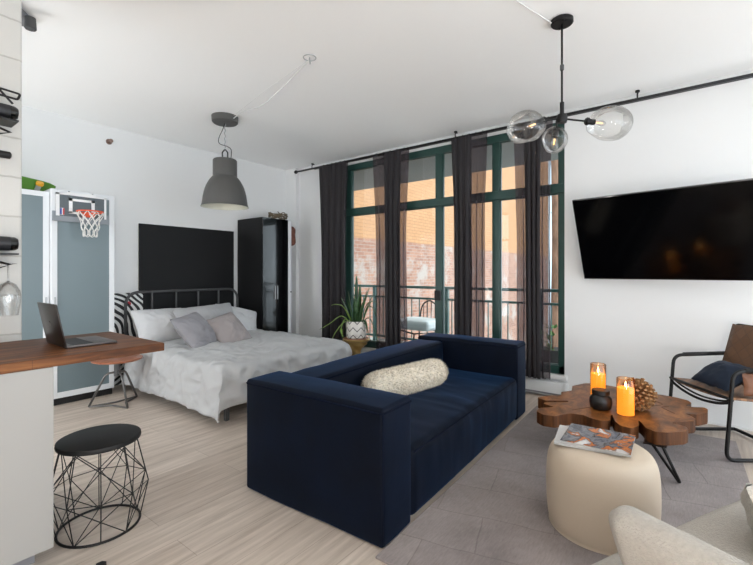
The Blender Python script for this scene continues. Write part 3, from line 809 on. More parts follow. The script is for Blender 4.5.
# basketball hoop
hp = thing('basketball_hoop', 'mini basketball hoop with grey backboard hung on the wardrobe door', 'basketball hoop', (1.61, 5.115, 1.862))
bb = obj('backboard', box(B(), -.225, .225, -.016, -.008, .03, .285, .002), M['backboard'], hp)
fr = B()
for q in ((-.225, -.195, .03, .285), (.205, .225, .05, .285), (-.225, .225, .270, .285)): box(fr, q[0], q[1], -.019, -.007, q[2], q[3])
obj('board_frame', fr, M['logowhite'], bb)
obj('padding', box(B(), -.255, .255, -.02, -.004, 0, .055, .003), M['bandgrey'], bb)
for s in (-1, 1): obj('side_pad', box(B(), s*.24-.014, s*.24+.014, -.021, -.004, .0, .10, .003), M['bandgrey'], bb)
sq = B()
for q in ((-.115, .115, .215, .24), (-.115, -.085, .09, .24), (.085, .115, .09, .24), (-.115, -.02, .085, .105)): box(sq, q[0], q[1], -.0195, -.0155, q[2], q[3])
obj('target_square', sq, M['logowhite'], bb)
lg = obj('logo_badge', box(B(), -.190, -.155, -.0185, -.0155, .065, .135, .002), M['logowhite'], bb)
obj('logo_half', box(B(), -.190, -.176, -.0192, -.0155, .067, .133), M['logoblue'], bb); obj('logo_half', box(B(), -.167, -.155, -.0192, -.0155, .067, .133), M['logored'], bb)
for x in (-.11, .10): obj('door_hook', tube(B(), round_path([(x, -.008, .27), (x, -.008, .312), (x, .04, .312)], .008), .006), M['alu'], hp)
obj('hook_bar', box(B(), -.13, .13, -.014, -.002, .285, .302), M['logowhite'], hp)
rim_c = Vector((.03, -.15, .105))
obj('rim', tube(B(), [rim_c+Vector((.115*math.cos(2*PI*k/28), .115*math.sin(2*PI*k/28), 0)) for k in range(28)], .007, 8, closed=True), M['orange'], hp, True)
obj('rim_bracket', box(B(), -.0, .11, -.04, -.016, .06, .115, .003), M['orange'], hp)
nb = B(); q = 9
for k in range(q):
    for s in (1, -1):
        pts = []
        for j in range(9):
            v = j/8; a = 2*PI*k/q+s*v*1.35; r = .115-.052*v+.008*math.sin(PI*v*3)
            pts.append(rim_c+Vector((r*math.cos(a), r*math.sin(a), -.20*v)))
        tube(nb, pts, .0042, 5)
    a = 2*PI*k/q+1.35; p = rim_c+Vector((.063*math.cos(a), .063*math.sin(a), -.2)); a2 = a+2*PI/q*.9
    p2 = rim_c+Vector((.063*math.cos(a2), .063*math.sin(a2), -.2))
    tube(nb, smooth_path([p, p+Vector((0, 0, -.035)), (p+p2)/2+Vector((0, 0, -.055)), p2+Vector((0, 0, -.035)), p2], 4), .0042, 5)
obj('net', nb, M['net'], hp, True)
# skateboard
sk = thing('skateboard', 'green skateboard lying on top of the left wardrobe', 'skateboard', (1.08, 5.34, 2.228), 0)
sk.rotation_euler = (math.radians(-58), math.radians(7), 0)
def sk_fn(v): return Vector((v.x, v.y, v.z+.9*max(0, abs(v.x)-.25)**2))
bm = B(); rbox(bm, (0, 0, .03), (.74, .155, .014), .006, k=2, mid=14, fn=lambda v: Vector((v.x, v.y*(1-max(0, (abs(v.x)-.26)/.14)**2*.6), v.z+.9*max(0, abs(v.x)-.25)**2)))
obj('deck', bm, M['deck'], sk, True)
for x in (-.22, .22):
    tk = obj('truck', box(B(), x-.02, x+.02, -.045, .045, -.02, .024, .006), M['alu'], sk)
    for y in (-.062, .062): obj('wheel', lathe(B(), [(0, y-.018), (.03, y-.018), (.033, y-.01), (.033, y+.01), (.03, y+.018), (0, y+.018)], (x, 0, -.022), 18, 'Y'), M['wheel'], tk, AS)
# swirl canvas
cv = thing('swirl_canvas', 'black and white swirl painting leaning between wardrobe and bed', 'painting', (2.17, YB-.045, 0), 0)
obj('canvas', box(B(), -.17, .22, -.012, .015, .0, 1.095, .002), M['swirl'], cv)
obj('stretcher', box(B(), -.165, .215, .015, .03, .01, 1.085), M['canvas'], cv)
# black board
bd = thing('black_board', 'large plain black panel on the wall above the bed headboard', 'panel', (3.02, YB-.03, .60))
obj('panel', box(B(), -.67, .67, -.012, .004, 0, 1.355, .002), M['boardblk'], bd)
obj('backing_frame', box(B(), -.665, .665, .004, .028, .005, 1.35), M['canvas'], bd)
# wall sprinkler
sp = thing('sprinkler_head', 'small brass sprinkler on the white wall above the wardrobes', 'sprinkler', (2.03, YB, 2.895))
obj('escutcheon', lathe(B(), [(.03, -.008), (.034, 0)], axis='Y', n=16), M['steel'], sp, AS)
obj('nozzle', lathe(B(), [(0, -.07), (.022, -.068), (.024, -.06), (.008, -.056), (.008, -.008)], axis='Y', n=12), M['steel'], sp, AS)

# ------------------------------------------------------------------ bed
bx0, bx1, by0, by1 = 2.17, 3.72, 3.40, 5.40
bd = thing('bed', 'dark grey metal bed frame with arched spindle headboard', 'bed', ((bx0+bx1)/2, 4.4, 0))
def bl(x, y, z): return (x-(bx0+bx1)/2, y-4.4, z)
hbp = round_path([bl(2.16, 5.43, 0), bl(2.16, 5.43, 1.105), bl(3.69, 5.43, 1.105), bl(3.69, 5.43, 0)], .17, 8)
hb = obj('headboard', tube(B(), hbp, .017, 10), M['dmetal'], bd, True)
obj('headboard_rail', tube(B(), [bl(2.16, 5.43, .55), bl(3.69, 5.43, .55)], .012), M['dmetal'], hb)
for k in range(4): obj('spindle', tube(B(), [bl(2.16+1.53*(k+1)/5, 5.43, .55), bl(2.16+1.53*(k+1)/5, 5.43, 1.10)], .0125), M['dmetal'], hb)
for x in (bx0+.03, bx1-.03): obj('side_rail', box(B(), *(bl(x, 0, 0)[0]-.02, bl(x, 0, 0)[0]+.02), 3.42-4.4, 5.42-4.4, .20, .26), M['dmetal'], bd)
obj('foot_rail', box(B(), bx0+.02-2.945, bx1-.02-2.945, 3.41-4.4, 3.44-4.4, .20, .26), M['dmetal'], bd)
for x in (bx0+.04, bx1-.04): obj('leg', box(B(), x-2.945-.018, x-2.945+.018, 3.40-4.4, 3.436-4.4, 0, .20), M['dmetal'], bd)
bm = B(); rbox(bm, ((bx0+bx1)/2, (by0+by1)/2+.01, .37), (bx1-bx0-.04, by1-by0-.04, .22), .05, (0, 0, .01))
tag(obj('mattress', bm, M['pwhite'], None, True), 'white mattress on the metal bed frame under the grey duvet', 'mattress')
# duvet
def duvet():
    bm = B(); nx, ny = 150, 150
    W0, W1, L0, L1 = bx0-.02, bx1+.02, by0-.02, 5.18
    dx, dy = .47, .40
    top = .515; rr = .07
    def over(o):      # overflow -> (outward, drop)
        if o <= 0: return 0, 0
        a = min(o/rr, PI/2)
        if a < PI/2: return rr*math.sin(a), rr*(1-math.cos(a))
        return rr+.11*(o-rr*PI/2), rr+(o-rr*PI/2)
    g = []
    for i in range(nx+1):
        row = []
        for j in range(ny+1):
            s = -dx+(W1-W0+2*dx)*i/nx; t = -dy+(L1-L0+dy)*j/ny
            w = W1-W0; l = L1-L0
            oxl, dzl = over(-s); oxr, dzr = over(s-w); oyf, dzf = over(-t)
            x = W0+max(0, min(w, s))-oxl+oxr; y = L0+max(0, t)-oyf
            drop = dzl+dzr+dzf
            if (dzl+dzr) > 0 and dzf > 0: drop = max(dzl+dzr, dzf)+.10*min(dzl+dzr, dzf)
            inn = min(1, max(0, min(s, w-s, t)+.02)/.35)
            z = top+.045*inn-drop
            q = Vector((x*2.2, y*2.2, .3))
            wz = .022*noise.noise(q)+.014*(1-2*abs(noise.noise(q*1.7+Vector((3, 1, 0)))))+.010*(.5-abs(noise.noise(Vector((q.x*2.2+q.y*1.5, q.y*3.6-q.x*1.2, 2)))*2))+.007*noise.noise(q*6)+.020*max(0, .35-abs(noise.noise(Vector((q.x*1.3+q.y*.9, q.y*1.9-q.x*.6, 5))))*2.2)
            # long soft creases
            wz += .010*math.sin(9*x+5*y+4*noise.noise(q*.8))*max(0, noise.noise(q*.7+Vector((9, 2, 0))))*2
            z += wz*(1 if drop < .03 else .3)
            side = min(1, drop/.12)
            if dzl or dzr:
                f = .016*math.sin(17*y+4*noise.noise(Vector((y*3, z*2, 1))))+.05*noise.noise(Vector((y*3.1, z*3.5, 4)))+.06*(.5-abs(noise.noise(Vector((y*6+z*5, z*6-y*3, 9))))*2)
                x += (-1 if dzl else 1)*f*side*(.62-.35*min(1, drop/.5))
                z += .035*noise.noise(Vector((y*1.6, 0, 7)))*side*drop/.45
            if dzf:
                f = .016*math.sin(15*x+4*noise.noise(Vector((x*3, z*2, 2))))+.05*noise.noise(Vector((x*3.1, z*3.5, 5)))+.06*(.5-abs(noise.noise(Vector((x*6+z*5, z*6-x*3, 6))))*2)
                y -= f*side*(.62-.35*min(1, drop/.5))
                z += .035*noise.noise(Vector((x*1.6, 0, 3)))*side*drop/.4
            row.append(bm.verts.new((x, y, max(.022, z))))
        g.append(row)
    for i in range(nx):
        for j in range(ny): bm.faces.new((g[i][j], g[i+1][j], g[i+1][j+1], g[i][j+1]))
    return bm
o = obj('duvet', duvet(), M['bed'], None, True)
md = o.modifiers.new('thick', 'SOLIDIFY'); md.thickness = .018; md.offset = -1
tag(o, 'rumpled light grey duvet draped over the bed to the floor', 'duvet')

def put_pillow(name, loc, w, h, t, tilt, yaw, roll, m, label, cat, seed, group, wr=.014):
    mtx = Matrix.Rotation(yaw, 4, 'Z') @ Matrix.Rotation(tilt, 4, 'X') @ Matrix.Rotation(roll, 4, 'Y')
    bm = B(); pillow(bm, w, h, t, seed, mtx=mtx, wr=wr)
    return tag(obj(name, bm, m, None, True, loc=loc), label, cat, group)
G1 = 'pillows on the bed'
put_pillow('bed_pillow', (2.43, 5.03, .715), .70, .48, .30, -.6, .05, .03, M['pwhite'], 'plump white pillow at the left head of the bed by the painting', 'pillow', 1, G1)
put_pillow('bed_pillow', (3.36, 4.97, .685), .62, .46, .28, -.62, -.12, .30, M['pwhite'], 'white pillow at the right head of the bed by the black wardrobe', 'pillow', 2, G1)
put_pillow('bed_pillow', (2.85, 4.80, .765), .80, .42, .22, -.6, -.05, -.06, M['plgrey'], 'long pale grey pillow leaning behind the two square cushions', 'pillow', 3, G1)
put_pillow('throw_pillow', (2.44, 4.33, .70), .43, .50, .22, -.72, .25, -.18, M['pgrey'], 'grey square cushion on the bed, the left of the two', 'pillow', 4, G1)
put_pillow('throw_pillow', (2.79, 4.27, .685), .43, .46, .21, -.75, -.02, -.24, M['ptaupe'], 'taupe square cushion on the bed, right of the grey one', 'pillow', 5, G1)

# ------------------------------------------------------------------ black wardrobe
wd = thing('black_wardrobe', 'tall glossy black wardrobe in the corner beyond the bed', 'wardrobe', (3.765, 4.925, 0))
obj('carcass', box(B(), 0, .46, .02, .61, .0, 2.135, .003), M['boardblk'], wd)
dr = obj('door', box(B(), 0, .229, 0, .02, .03, 2.13, .002), M['gloss'], wd)
obj('handle', box(B(), .205, .212, -.02, 0, .95, 1.15, .002), M['alu'], dr)
dr = obj('door', box(B(), .232, .46, 0, .02, .03, 2.13, .002), M['gloss'], wd)
obj('handle', box(B(), .25, .257, -.02, 0, .95, 1.15, .002), M['alu'], dr)
sd = obj('white_side_panel', box(B(), .461, .525, .0, .61, 0, 2.12, .002), M['cabwhite'], wd); sd['label'] = 'white side panel with a small knob'
obj('knob', lathe(B(), [(.008, -.012), (.012, -.02), (0, -.026)], (.50, 0, 1.05), 12, 'Y'), M['blackp'], sd, AS)
bm = B()
for k in range(7):
    a0 = random.uniform(0, 6)
    tube(bm, smooth_path([(.14*math.cos(a0+i*.7)*(1+.2*random.random()), .10*math.sin(a0+i*.7), .02+.09*random.random()) for i in range(9)], 3), .007, 5)
tag(obj('twig_wreath', bm, M['dried'], None, True, loc=(4.14, 5.05, 2.137)), 'dried twig wreath lying on top of the black wardrobe', 'wreath')
bm = B(); rbox(bm, (0, 0, 0), (.07, .16, .26), .03, (.02, 0, .02), fn=lambda v: v+Vector((.012*noise.noise(v*14), .01*noise.noise(v*11+Vector((3, 0, 0))), 0)))
tube(bm, [(-.0, 0, .12), (0, 0, .2)], .006)
tag(obj('hanging_bag', bm, M['redbrown'], None, True, loc=(4.333, 4.99, 1.90)), 'rust brown bag hanging on the white side of the black wardrobe', 'bag')

# ------------------------------------------------------------------ plant on gold stand
ps = thing('gold_side_table', 'gold hourglass side table under the potted plant by the curtain', 'side table', (4.434, 3.757, 0))
obj('pedestal', lathe(B(), [(.15, 0), (.155, .015), (.10, .10), (.065, .20), (.06, .26), (.085, .31), (.15, .36), (.155, .40)], n=40), M['gold'], ps, AS)
obj('rim', lathe(B(), [(0, .40), (.168, .398), (.185, .41), (.187, .43), (.18, .437), (0, .437)], n=40), M['gold'], ps, AS)
obj('top', lathe(B(), [(0, .437), (.172, .437), (.172, .444), (0, .444)], n=40), M['seatwood'], ps, AS)
pp = thing('potted_plant', 'spiky green potted plant in a white zigzag pot by the window', 'plant', (4.434, 3.757, .4445))
obj('pot', lathe(B(), [(0, 0), (.125, 0), (.138, .012), (.142, .22), (.138, .232), (.126, .232), (.122, .20), (0, .195)], n=40), M['pot'], pp, AS)
obj('soil', lathe(B(), [(0, .205), (.12, .20)], n=24), M['soil'], pp)
def leaf(path, w, fold=.3):
    bm = B(); pts = smooth_path(path, 5); n = len(pts); rows = []
    for i, p in enumerate(pts):
        u = i/(n-1); t = (pts[min(i+1, n-1)]-pts[max(i-1, 0)]).normalized()
        s = t.cross(Vector((0, 0, 1)));
        s = s.normalized() if s.length > .05 else Vector((1, 0, 0))
        ww = 1.45*w*(math.sin(PI*(.12+.86*u))**.7)*(1-.15*u)
        nn = s.cross(t)
        rows.append([bm.verts.new(p-s*ww+nn*ww*fold), bm.verts.new(p), bm.verts.new(p+s*ww+nn*ww*fold)])
    for a, b in zip(rows, rows[1:]):
        for k in (0, 1): bm.faces.new((a[k], a[k+1], b[k+1], b[k]))
    return bm
def add_leaf(path, w, m):
    o = obj('leaf', leaf(path, w), m, pp, True); md = o.modifiers.new('t', 'SOLIDIFY'); md.thickness = .004; return o
# view-right is roughly (.61,-.79) in plan
def rgt(a, b, z): return (a*.61+b*.79, a*-.79+b*.61, z)
for a, b, h, dx, w in ((-.02, .02, .66, .02, .028), (-.06, 0, .46, -.06, .026), (.02, -.04, .42, .03, .024), (.05, .02, .46, .10, .026), (.08, .0, .42, .16, .024), (.0, .05, .36, -.02, .026), (-.04, -.05, .34, -.08, .024), (.04, -.06, .36, .08, .022), (.09, -.03, .34, .13, .022), (-.08, .03, .36, -.13, .022), (.03, .0, .54, .02, .028), (-.03, .02, .40, -.02, .026), (.06, -.02, .50, .12, .026), (.0, -.05, .38, .0, .026)):
    add_leaf([rgt(a, b, .19), rgt(a+dx*.3, b, .19+h*.4), rgt(a+dx*.7, b*1.2, .19+h*.75), rgt(a+dx, b*1.3, .19+h)], w, M['leaf'])
for path in ([rgt(-.08, 0, .2), rgt(-.2, -.03, .30), rgt(-.36, -.05, .20), rgt(-.50, -.05, .12)], [rgt(-.08, -.03, .2), rgt(-.16, -.06, .22), rgt(-.28, -.08, .08), rgt(-.34, -.09, -.05)],
             [rgt(-.06, .03, .2), rgt(-.17, -.04, .42), rgt(-.27, -.03, .46), rgt(-.34, -.02, .45)], [rgt(-.07, -.05, .2), rgt(-.15, -.09, .26), rgt(-.2, -.1, .12), rgt(-.17, -.12, .02)]):
    add_leaf(path, .018, M['leaf2'])
for path in ([rgt(.08, -.02, .2), rgt(.16, -.04, .42), rgt(.24, -.05, .40), rgt(.27, -.06, .30)], [rgt(.08, -.04, .2), rgt(.18, -.08, .28), rgt(.26, -.09, .10), rgt(.30, -.1, -.04)],
             [rgt(.06, -.05, .2), rgt(.12, -.11, .24), rgt(.16, -.13, .1), rgt(.2, -.13, -.02)], [rgt(.06, .03, .2), rgt(.14, .03, .44), rgt(.24, .0, .50), rgt(.32, -.0, .46)]):
    add_leaf(path, .016, M['leaf'])

# ------------------------------------------------------------------ navy sofa
sf = thing('velvet_sofa', 'navy blue velvet sofa with square arms on the edge of the grey rug', 'sofa', (1.630, 1.214, 0), math.radians(2.6))
SL, SD, SH, AW = 2.45, 1.03, .687, .278
def wrinkle(sc, am, seed):
    def f(v): return v+Vector((0, 0, am*noise.noise(v*sc+Vector((seed, 0, 0)))))
    return f
def seat_fn(v): return v+Vector((0, -.016*noise.noise(Vector((v.x*9, v.z*2, 1)))-.011*noise.noise(Vector((v.x*24, v.z*3, 4))), .012*noise.noise(Vector((v.x*7, v.y*3, 2)))+.008*noise.noise(Vector((v.x*24, v.y*4, 5)))))*min(1, max(0, 1.05-abs(v.x)/.95))**.5*min(1, max(.12, (v.z+.20)/.26))
def piped(name, c, size, r, puff, edges, seed):
    bm = B(); rbox(bm, c, size, r, puff, k=4, mid=48 if name == 'seat' else 12, fn=wrinkle(5, .006, seed) if name != 'seat' else seat_fn)
    o = obj(name, bm, M['velvet'], sf, True)
    for e in edges: obj('piping', tube(B(), e, .005, 8), M['velvetpipe'], o, True)
    return o
e = .014
def hv(v): return Vector(v)
for x0 in (0, SL-AW):
    x1 = x0+AW
    z = SH-.026
    loop = round_path([(x0-.002, -.004, z), (x1+.002, -.004, z), (x1+.002, SD+.002, z), (x0-.002, SD+.002, z)], .03, 4, closed=True)
    piped('arm', (x0+AW/2, SD/2, SH/2+.002), (AW, SD, SH-.004), .020, (.006, .006, .012), [loop+[loop[0]], [(x0+.006, .003, z), (x0+.006, .004, .02)]], x0)
bk = piped('backrest', (SL/2, SD-.155, .338), (SL-2*AW-.005, .31, .645), .05, (0, .012, .012), [[(AW+.03, SD-.305, .643), (SL/2, SD-.312, .652), (SL-AW-.03, SD-.305, .643)]], 5)
st_ = piped('seat', (SL/2, .365, .205), (SL-2*AW-.005, .74, .385), .05, (0, .02, .018), [[(AW+.03, .004, .372), (AW+.5, -.010, .385), (SL/2, -.014, .39), (SL-AW-.5, -.010, .385), (SL-AW-.03, .004, .372)]], 9)
for x in (.06, SL-.06):
    for y in (.06, SD-.06): obj('foot', box(B(), x-.03, x+.03, y-.03, y+.03, 0, .03), M['blackp'], sf)
# fur bolster
bm = B(); prof = []
Lb, Rb = .84, .098
for i in range(25):
    u = i/24; x = -Lb/2+Lb*u
    r = Rb*(1-max(0, abs(2*u-1)-.72)**2*9.5)**.5 if abs(2*u-1) < .999 else .03
    prof.append((max(r, .02), x))
prof = [(0, -Lb/2)]+prof+[(0, Lb/2)]
lathe(bm, prof, n=56, axis='X')
for v in bm.verts:
    d = Vector((0, v.co.y, v.co.z))
    if d.length > 1e-4:
        k = noise.noise(v.co*32)+.7*noise.noise(v.co*75); v.co += d.normalized()*.011*k; v.co.x += .006*noise.noise(v.co*40+Vector((5, 0, 0)))
    v.co.z -= .035*abs(2*v.co.x/Lb)**2*0
bo = obj('bolster_pillow', bm, M['fur'], None, True, loc=(2.715, 1.785, .528)); bo.rotation_euler = (0, 0, math.radians(-9))
hb_ = B()       # shag tufts on the bolster
for k in range(9000):
    x = random.uniform(-Lb/2+.005, Lb/2-.005); a = random.uniform(0, 2*PI)
    u = abs(2*x/Lb); r = Rb*(1-max(0, u-.72)**2*9.5)**.5 if u < .999 else .02
    p = Vector((x, r*math.cos(a), r*math.sin(a))); d = Vector((random.uniform(-.7, .7)+(x/Lb)*1.2*u**4, math.cos(a), math.sin(a)-.35)).normalized()
    s = d.cross(Vector((random.random(), random.random(), random.random()))).normalized()*.0022
    l = random.uniform(.012, .026)
    vs = [hb_.verts.new(q) for q in (p-s, p+s, p+d*l)]; hb_.faces.new(vs)
fu = obj('fur', hb_, M['fur'], bo, fix=False); fu['kind'] = 'stuff'
tag(bo, 'shaggy cream bolster pillow lying on the navy sofa', 'pillow')

# ------------------------------------------------------------------ rug
bm = B(); box(bm, -1.36, 1.40, -.78, .745, 0, .012, .004, rot=Matrix.Rotation(math.radians(1.8), 3, 'Z'), piv=(0, 0, 0))
tag(obj('area_rug', bm, M['rug'], None, loc=(2.95, .51, .001)), 'grey woven area rug between the navy sofa and the armchair', 'rug')
ZR = .013

# ------------------------------------------------------------------ pouf and magazines
pf = thing('round_pouf', 'cream leather round pouf with magazines on top', 'pouf', (2.482, .416, ZR))
prof = [(0, 0), (.232, 0), (.25, .01), (.259, .05), (.266, .14), (.267, .24), (.261, .33), (.245, .385), (.215, .414), (.16, .426), (.07, .43), (0, .428)]
pts = smooth_path([(r, 0, z) for r, z in prof], 3)
obj('pouf_body', lathe(B(), [(max(0, p.x), p.z) for p in pts], n=56), M['cream'], pf, True)
def magazine(loc, rz, w, h, m, label, tilt=0):
    t = thing('magazine', label, 'magazine', loc, rz, 'magazines on the pouf')
    t.rotation_euler = (tilt, 0, rz)
    obj('pages', box(B(), -w/2+.002, w/2-.002, -h/2+.002, h/2-.002, .001, .0105), M['paper'], t)
    obj('cover', box(B(), -w/2, w/2, -h/2, h/2, .0105, .0118), m, t)
    obj('back_cover', box(B(), -w/2, w/2, -h/2, h/2, 0, .001), M['paper'], t)
    return t
RM = -1.53
magazine((2.492, .478, ZR+.4305), RM+.10, .31, .285, M['paper'], 'pale magazine underneath the other one on the pouf')
magazine((2.500, .430, ZR+.4430), RM, .32, .30, M['cover'], 'glossy magazine with orange and grey cover on top of the pouf')

# ------------------------------------------------------------------ live-edge coffee table
outline = [(-0.145, 0.59), (-0.032, 0.532), (0.035, 0.456), (0.132, 0.48), (0.223, 0.421), (0.385, 0.452), (0.537, 0.389), (0.598, 0.309), (0.586, 0.19), (0.574, 0.039), (0.516, -0.091), (0.536, -0.174), (0.518, -0.273), (0.48, -0.35), (0.41, -0.371), (0.308, -0.335), (0.304, -0.378), (0.347, -0.444), (0.307, -0.465), (0.215, -0.461), (0.122, -0.408), (0.098, -0.334), (0.058, -0.374), (0.008, -0.398), (-0.053, -0.389), (-0.121, -0.324), (-0.178, -0.272), (-0.193, -0.312), (-0.207, -0.352), (-0.257, -0.364), (-0.321, -0.342), (-0.402, -0.263), (-0.43, -0.207), (-0.393, -0.152), (-0.296, -0.118), (-0.253, -0.097), (-0.369, -0.111), (-0.451, -0.083), (-0.445, -0.02), (-0.37, 0.024), (-0.236, 0.058), (-0.267, 0.066), (-0.379, 0.051), (-0.422, 0.091), (-0.404, 0.162), (-0.368, 0.213), (-0.384, 0.293), (-0.443, 0.328), (-0.512, 0.36), (-0.528, 0.438), (-0.479, 0.495), (-0.389, 0.496), (-0.307, 0.418), (-0.273, 0.508), (-0.232, 0.505), (-0.121, 0.371), (-0.083, 0.372), (-0.187, 0.517)]
ct = thing('coffee_table', 'live edge wooden slab coffee table on black hairpin legs', 'coffee table', (3.52, .42, ZR))
def smooth_outline(p):
    q = [Vector((x, y, 0)) for x, y in p]
    r = round_path(q, .016, 3, closed=True)
    return [(v.x, v.y) for v in r]
OUT = smooth_outline(outline)
TZ = .37-ZR
bm = B(); prism(bm, OUT, TZ-.080, TZ)
bm.faces.ensure_lookup_table()
for f in bm.faces: f.material_index = 0 if abs(f.normal.z) > .5 else 1
bmesh.ops.recalc_face_normals(bm, faces=bm.faces)
for f in bm.faces: f.material_index = 0 if abs(f.normal.z) > .5 else 1
slab = obj('slab_top', bm, M['slab'], ct, mats=[M['slab'], M['bark']])
md = slab.modifiers.new('bev', 'BEVEL'); md.width = .006; md.segments = 2; md.limit_method = 'ANGLE'; md.angle_limit = math.radians(60)
for p in ([(-.30, .30), (-.12, .20), (-.02, .22)], [(.12, -.12), (.24, -.20), (.30, -.15)], [(.05, -.28), (.16, -.20), (.2, -.24)]):
    obj('crack_filler', tube(B(), smooth_path([(x, y, TZ-.001) for x, y in p], 4), .0035, 5), M['bark'], slab)
for tx, ty, fx, fy in ((-.38, -.20, -.235, -.315), (-.16, .30, -.22, .38), (.40, .20, .50, .28), (.36, .02, .44, .06)):
    a = Vector((tx, ty, TZ-.080)); f = Vector((fx, fy, .008)); d = Vector((fx-tx, fy-ty, 0)).normalized(); n = Vector((-d.y, d.x, 0))*.045
    lg_ = obj('leg', tube(B(), round_path([a+n, f+n*.10, f-n*.10, a-n], .012, 4), .009, 8), M['black'], ct, True)
    obj('leg_plate', box(B(), tx-.06, tx+.06, ty-.06, ty+.06, TZ-.084, TZ-.080), M['black'], lg_)

def candle(loc, r, h, label):
    t = thing('glass_candle', label, 'candle', loc, 0, 'lit candles on the coffee table')
    obj('glass', open_lathe(B(), [(0.001, .002), (r*.96, .002), (r, .01), (r, h-.004), (r-.002, h), (r-.004, h-.004)], n=36), M['amber'], t, True)
    obj('wax', lathe(B(), [(0, .006), (r*.93, .006), (r*.93, h*.74), (r*.8, h*.73), (0, h*.725)], n=36), M['wax'], t, AS)
    obj('wick', tube(B(), [(0, 0, h*.72), (0, 0, h*.76)], .0015), M['blackp'], t)
    obj('flame', lathe(B(), [(0, h*.75), (.005, h*.775), (.0075, h*.80), (.006, h*.84), (.003, h*.89), (0, h*.93)], n=12), M['flame'], t, True)
candle((3.552, .612, .371), .054, .285, 'taller lit candle in amber glass on the coffee table behind the black jar')
candle((3.335, .405, .371), .056, .25, 'lit candle in amber glass at the front of the coffee table by the dried pod')
jr = thing('black_jar', 'squat black lidded jar on the coffee table between the candles', 'jar', (3.375, .565, .371))
obj('jar_body', lathe(B(), [(0, 0), (.055, 0), (.068, .012), (.074, .05), (.071, .08), (.055, .098), (.048, .105)], n=36), M['jar'], jr, AS)
obj('lid', lathe(B(), [(.054, .104), (.058, .107), (.058, .132), (.054, .136), (0, .136)], n=36), M['jar'], jr, AS)
obj('neck_ring', lathe(B(), [(.050, .1), (.050, .106)], n=30), M['blackp'], jr)
bm = B(); bmesh.ops.create_icosphere(bm, subdivisions=2, radius=.055)
nn = 150
for k in range(nn):
    z = 1-2*(k+.5)/nn; a = k*2.39996; r = math.sqrt(1-z*z)
    d = Vector((r*math.cos(a), r*math.sin(a), z))
    u = d.cross(Vector((0, 0, 1)));  u = u.normalized() if u.length > .1 else Vector((1, 0, 0)); w = d.cross(u)
    L = .108+.014*random.random(); s = .0105; b0 = d*.05; e0 = d*L+w*.006
    va = [bm.verts.new(b0+u*s*.8), bm.verts.new(b0+w*s*.8), bm.verts.new(b0-u*s*.8), bm.verts.new(b0-w*s*.8)]
    vb = [bm.verts.new(e0+u*s*1.25), bm.verts.new(e0+w*s*.9), bm.verts.new(e0-u*s*1.25), bm.verts.new(e0-w*s*.9)]
    for i in range(4): bm.faces.new((va[i], va[(i+1) % 4], vb[(i+1) % 4], vb[i]))
    bm.faces.new(vb)
tag(obj('dried_pod_ball', bm, M['cone'], None, loc=(3.53, .355, .476)), 'round spiky brown dried pod ball on the coffee table', 'ornament')

# ------------------------------------------------------------------ tube armchair: local +x = near side -> far side, +y = backwards
Bv = Vector((.6, -.8)); ang = math.atan2(.6, .8)       # local x axis = (.8,.6)
ac = thing('tube_armchair', 'black tube armchair with brown woven leather seat beside the coffee table', 'armchair', (3.846, -.145, 0), ang)
# local frame: x along (.8,.6); y along (-.6,.8) is forward, so backwards is -y
W_, Dp = .60, .56
for x in (0, W_):
    pth = round_path([(x, -.56, .665), (x, -.05, .648), (x, .0, .012+ZR), (x, -Dp, .012+ZR)] , .07, 6)
    fr = obj('side_frame', tube(B(), pth, .0135, 10), M['black'], ac, True)
    obj('arm_pad', tube(B(), [(x, -.52, .667), (x, -.13, .655)], .0165, 10), M['blackp'], fr, True)
obj('rear_floor_bar', tube(B(), round_path([(0, -Dp+.04, .012+ZR), (0, -Dp, .012+ZR), (W_, -Dp, .012+ZR), (W_, -Dp+.04, .012+ZR)], .04), .0135, 10), M['black'], ac, True)
obj('front_crossbar', tube(B(), smooth_path([(.0, -.03, .43), (.12, -.03, .392), (.3, -.03, .372), (.48, -.03, .392), (.6, -.03, .43)], 5), .010, 8), M['black'], ac, True)
obj('second_crossbar', tube(B(), smooth_path([(.0, -.05, .445), (.12, -.05, .41), (.3, -.05, .392), (.48, -.05, .41), (.6, -.05, .445)], 5), .007, 8), M['black'], ac, True)
bm = B(); n1, n2 = 16, 14; g = []
for i in range(n1+1):
    row = []
    for j in range(n2+1):
        u = i/n1; v = j/n2
        x = .012+(W_-.024)*u; y = -.02-.56*v
        z = .465-.05*v-.028*math.sin(PI*u)*(.5+.5*math.sin(PI*v))
        row.append(bm.verts.new((x, y, z)))
    g.append(row)
for i in range(n1):
    for j in range(n2): bm.faces.new((g[i][j], g[i+1][j], g[i+1][j+1], g[i][j+1]))
so = obj('seat', bm, M['weave'], ac, True); md = so.modifiers.new('t', 'SOLIDIFY'); md.thickness = .016; md.offset = -1
for y, z in ((-.02, .458), (-.58, .405)): obj('seat_rail', tube(B(), [(0, y, z), (W_, y, z)], .011, 8), M['black'], ac, True)
bm = B(); g = []
for i in range(13):
    row = []
    for j in range(13):
        u = i/12; v = j/12
        x = .015+(W_-.03)*u; y = -.42-.13*v-.03*math.sin(PI*u)*math.sin(PI*min(1, v*1.2)); z = .46+.45*v+.006*math.sin(PI*u*6)*(v > .95)
        row.append(bm.verts.new((x, y, z)))
    g.append(row)
for i in range(12):
    for j in range(12): bm.faces.new((g[i][j], g[i+1][j], g[i+1][j+1], g[i][j+1]))
bo_ = obj('backrest', bm, M['quilt'], ac, True); md = bo_.modifiers.new('t', 'SOLIDIFY'); md.thickness = .022
obj('back_frame', tube(B(), round_path([(.01, -.43, .42), (.01, -.565, .91), (W_-.01, -.565, .91), (W_-.01, -.43, .42)], .03), .010, 8), M['black'], ac, True)
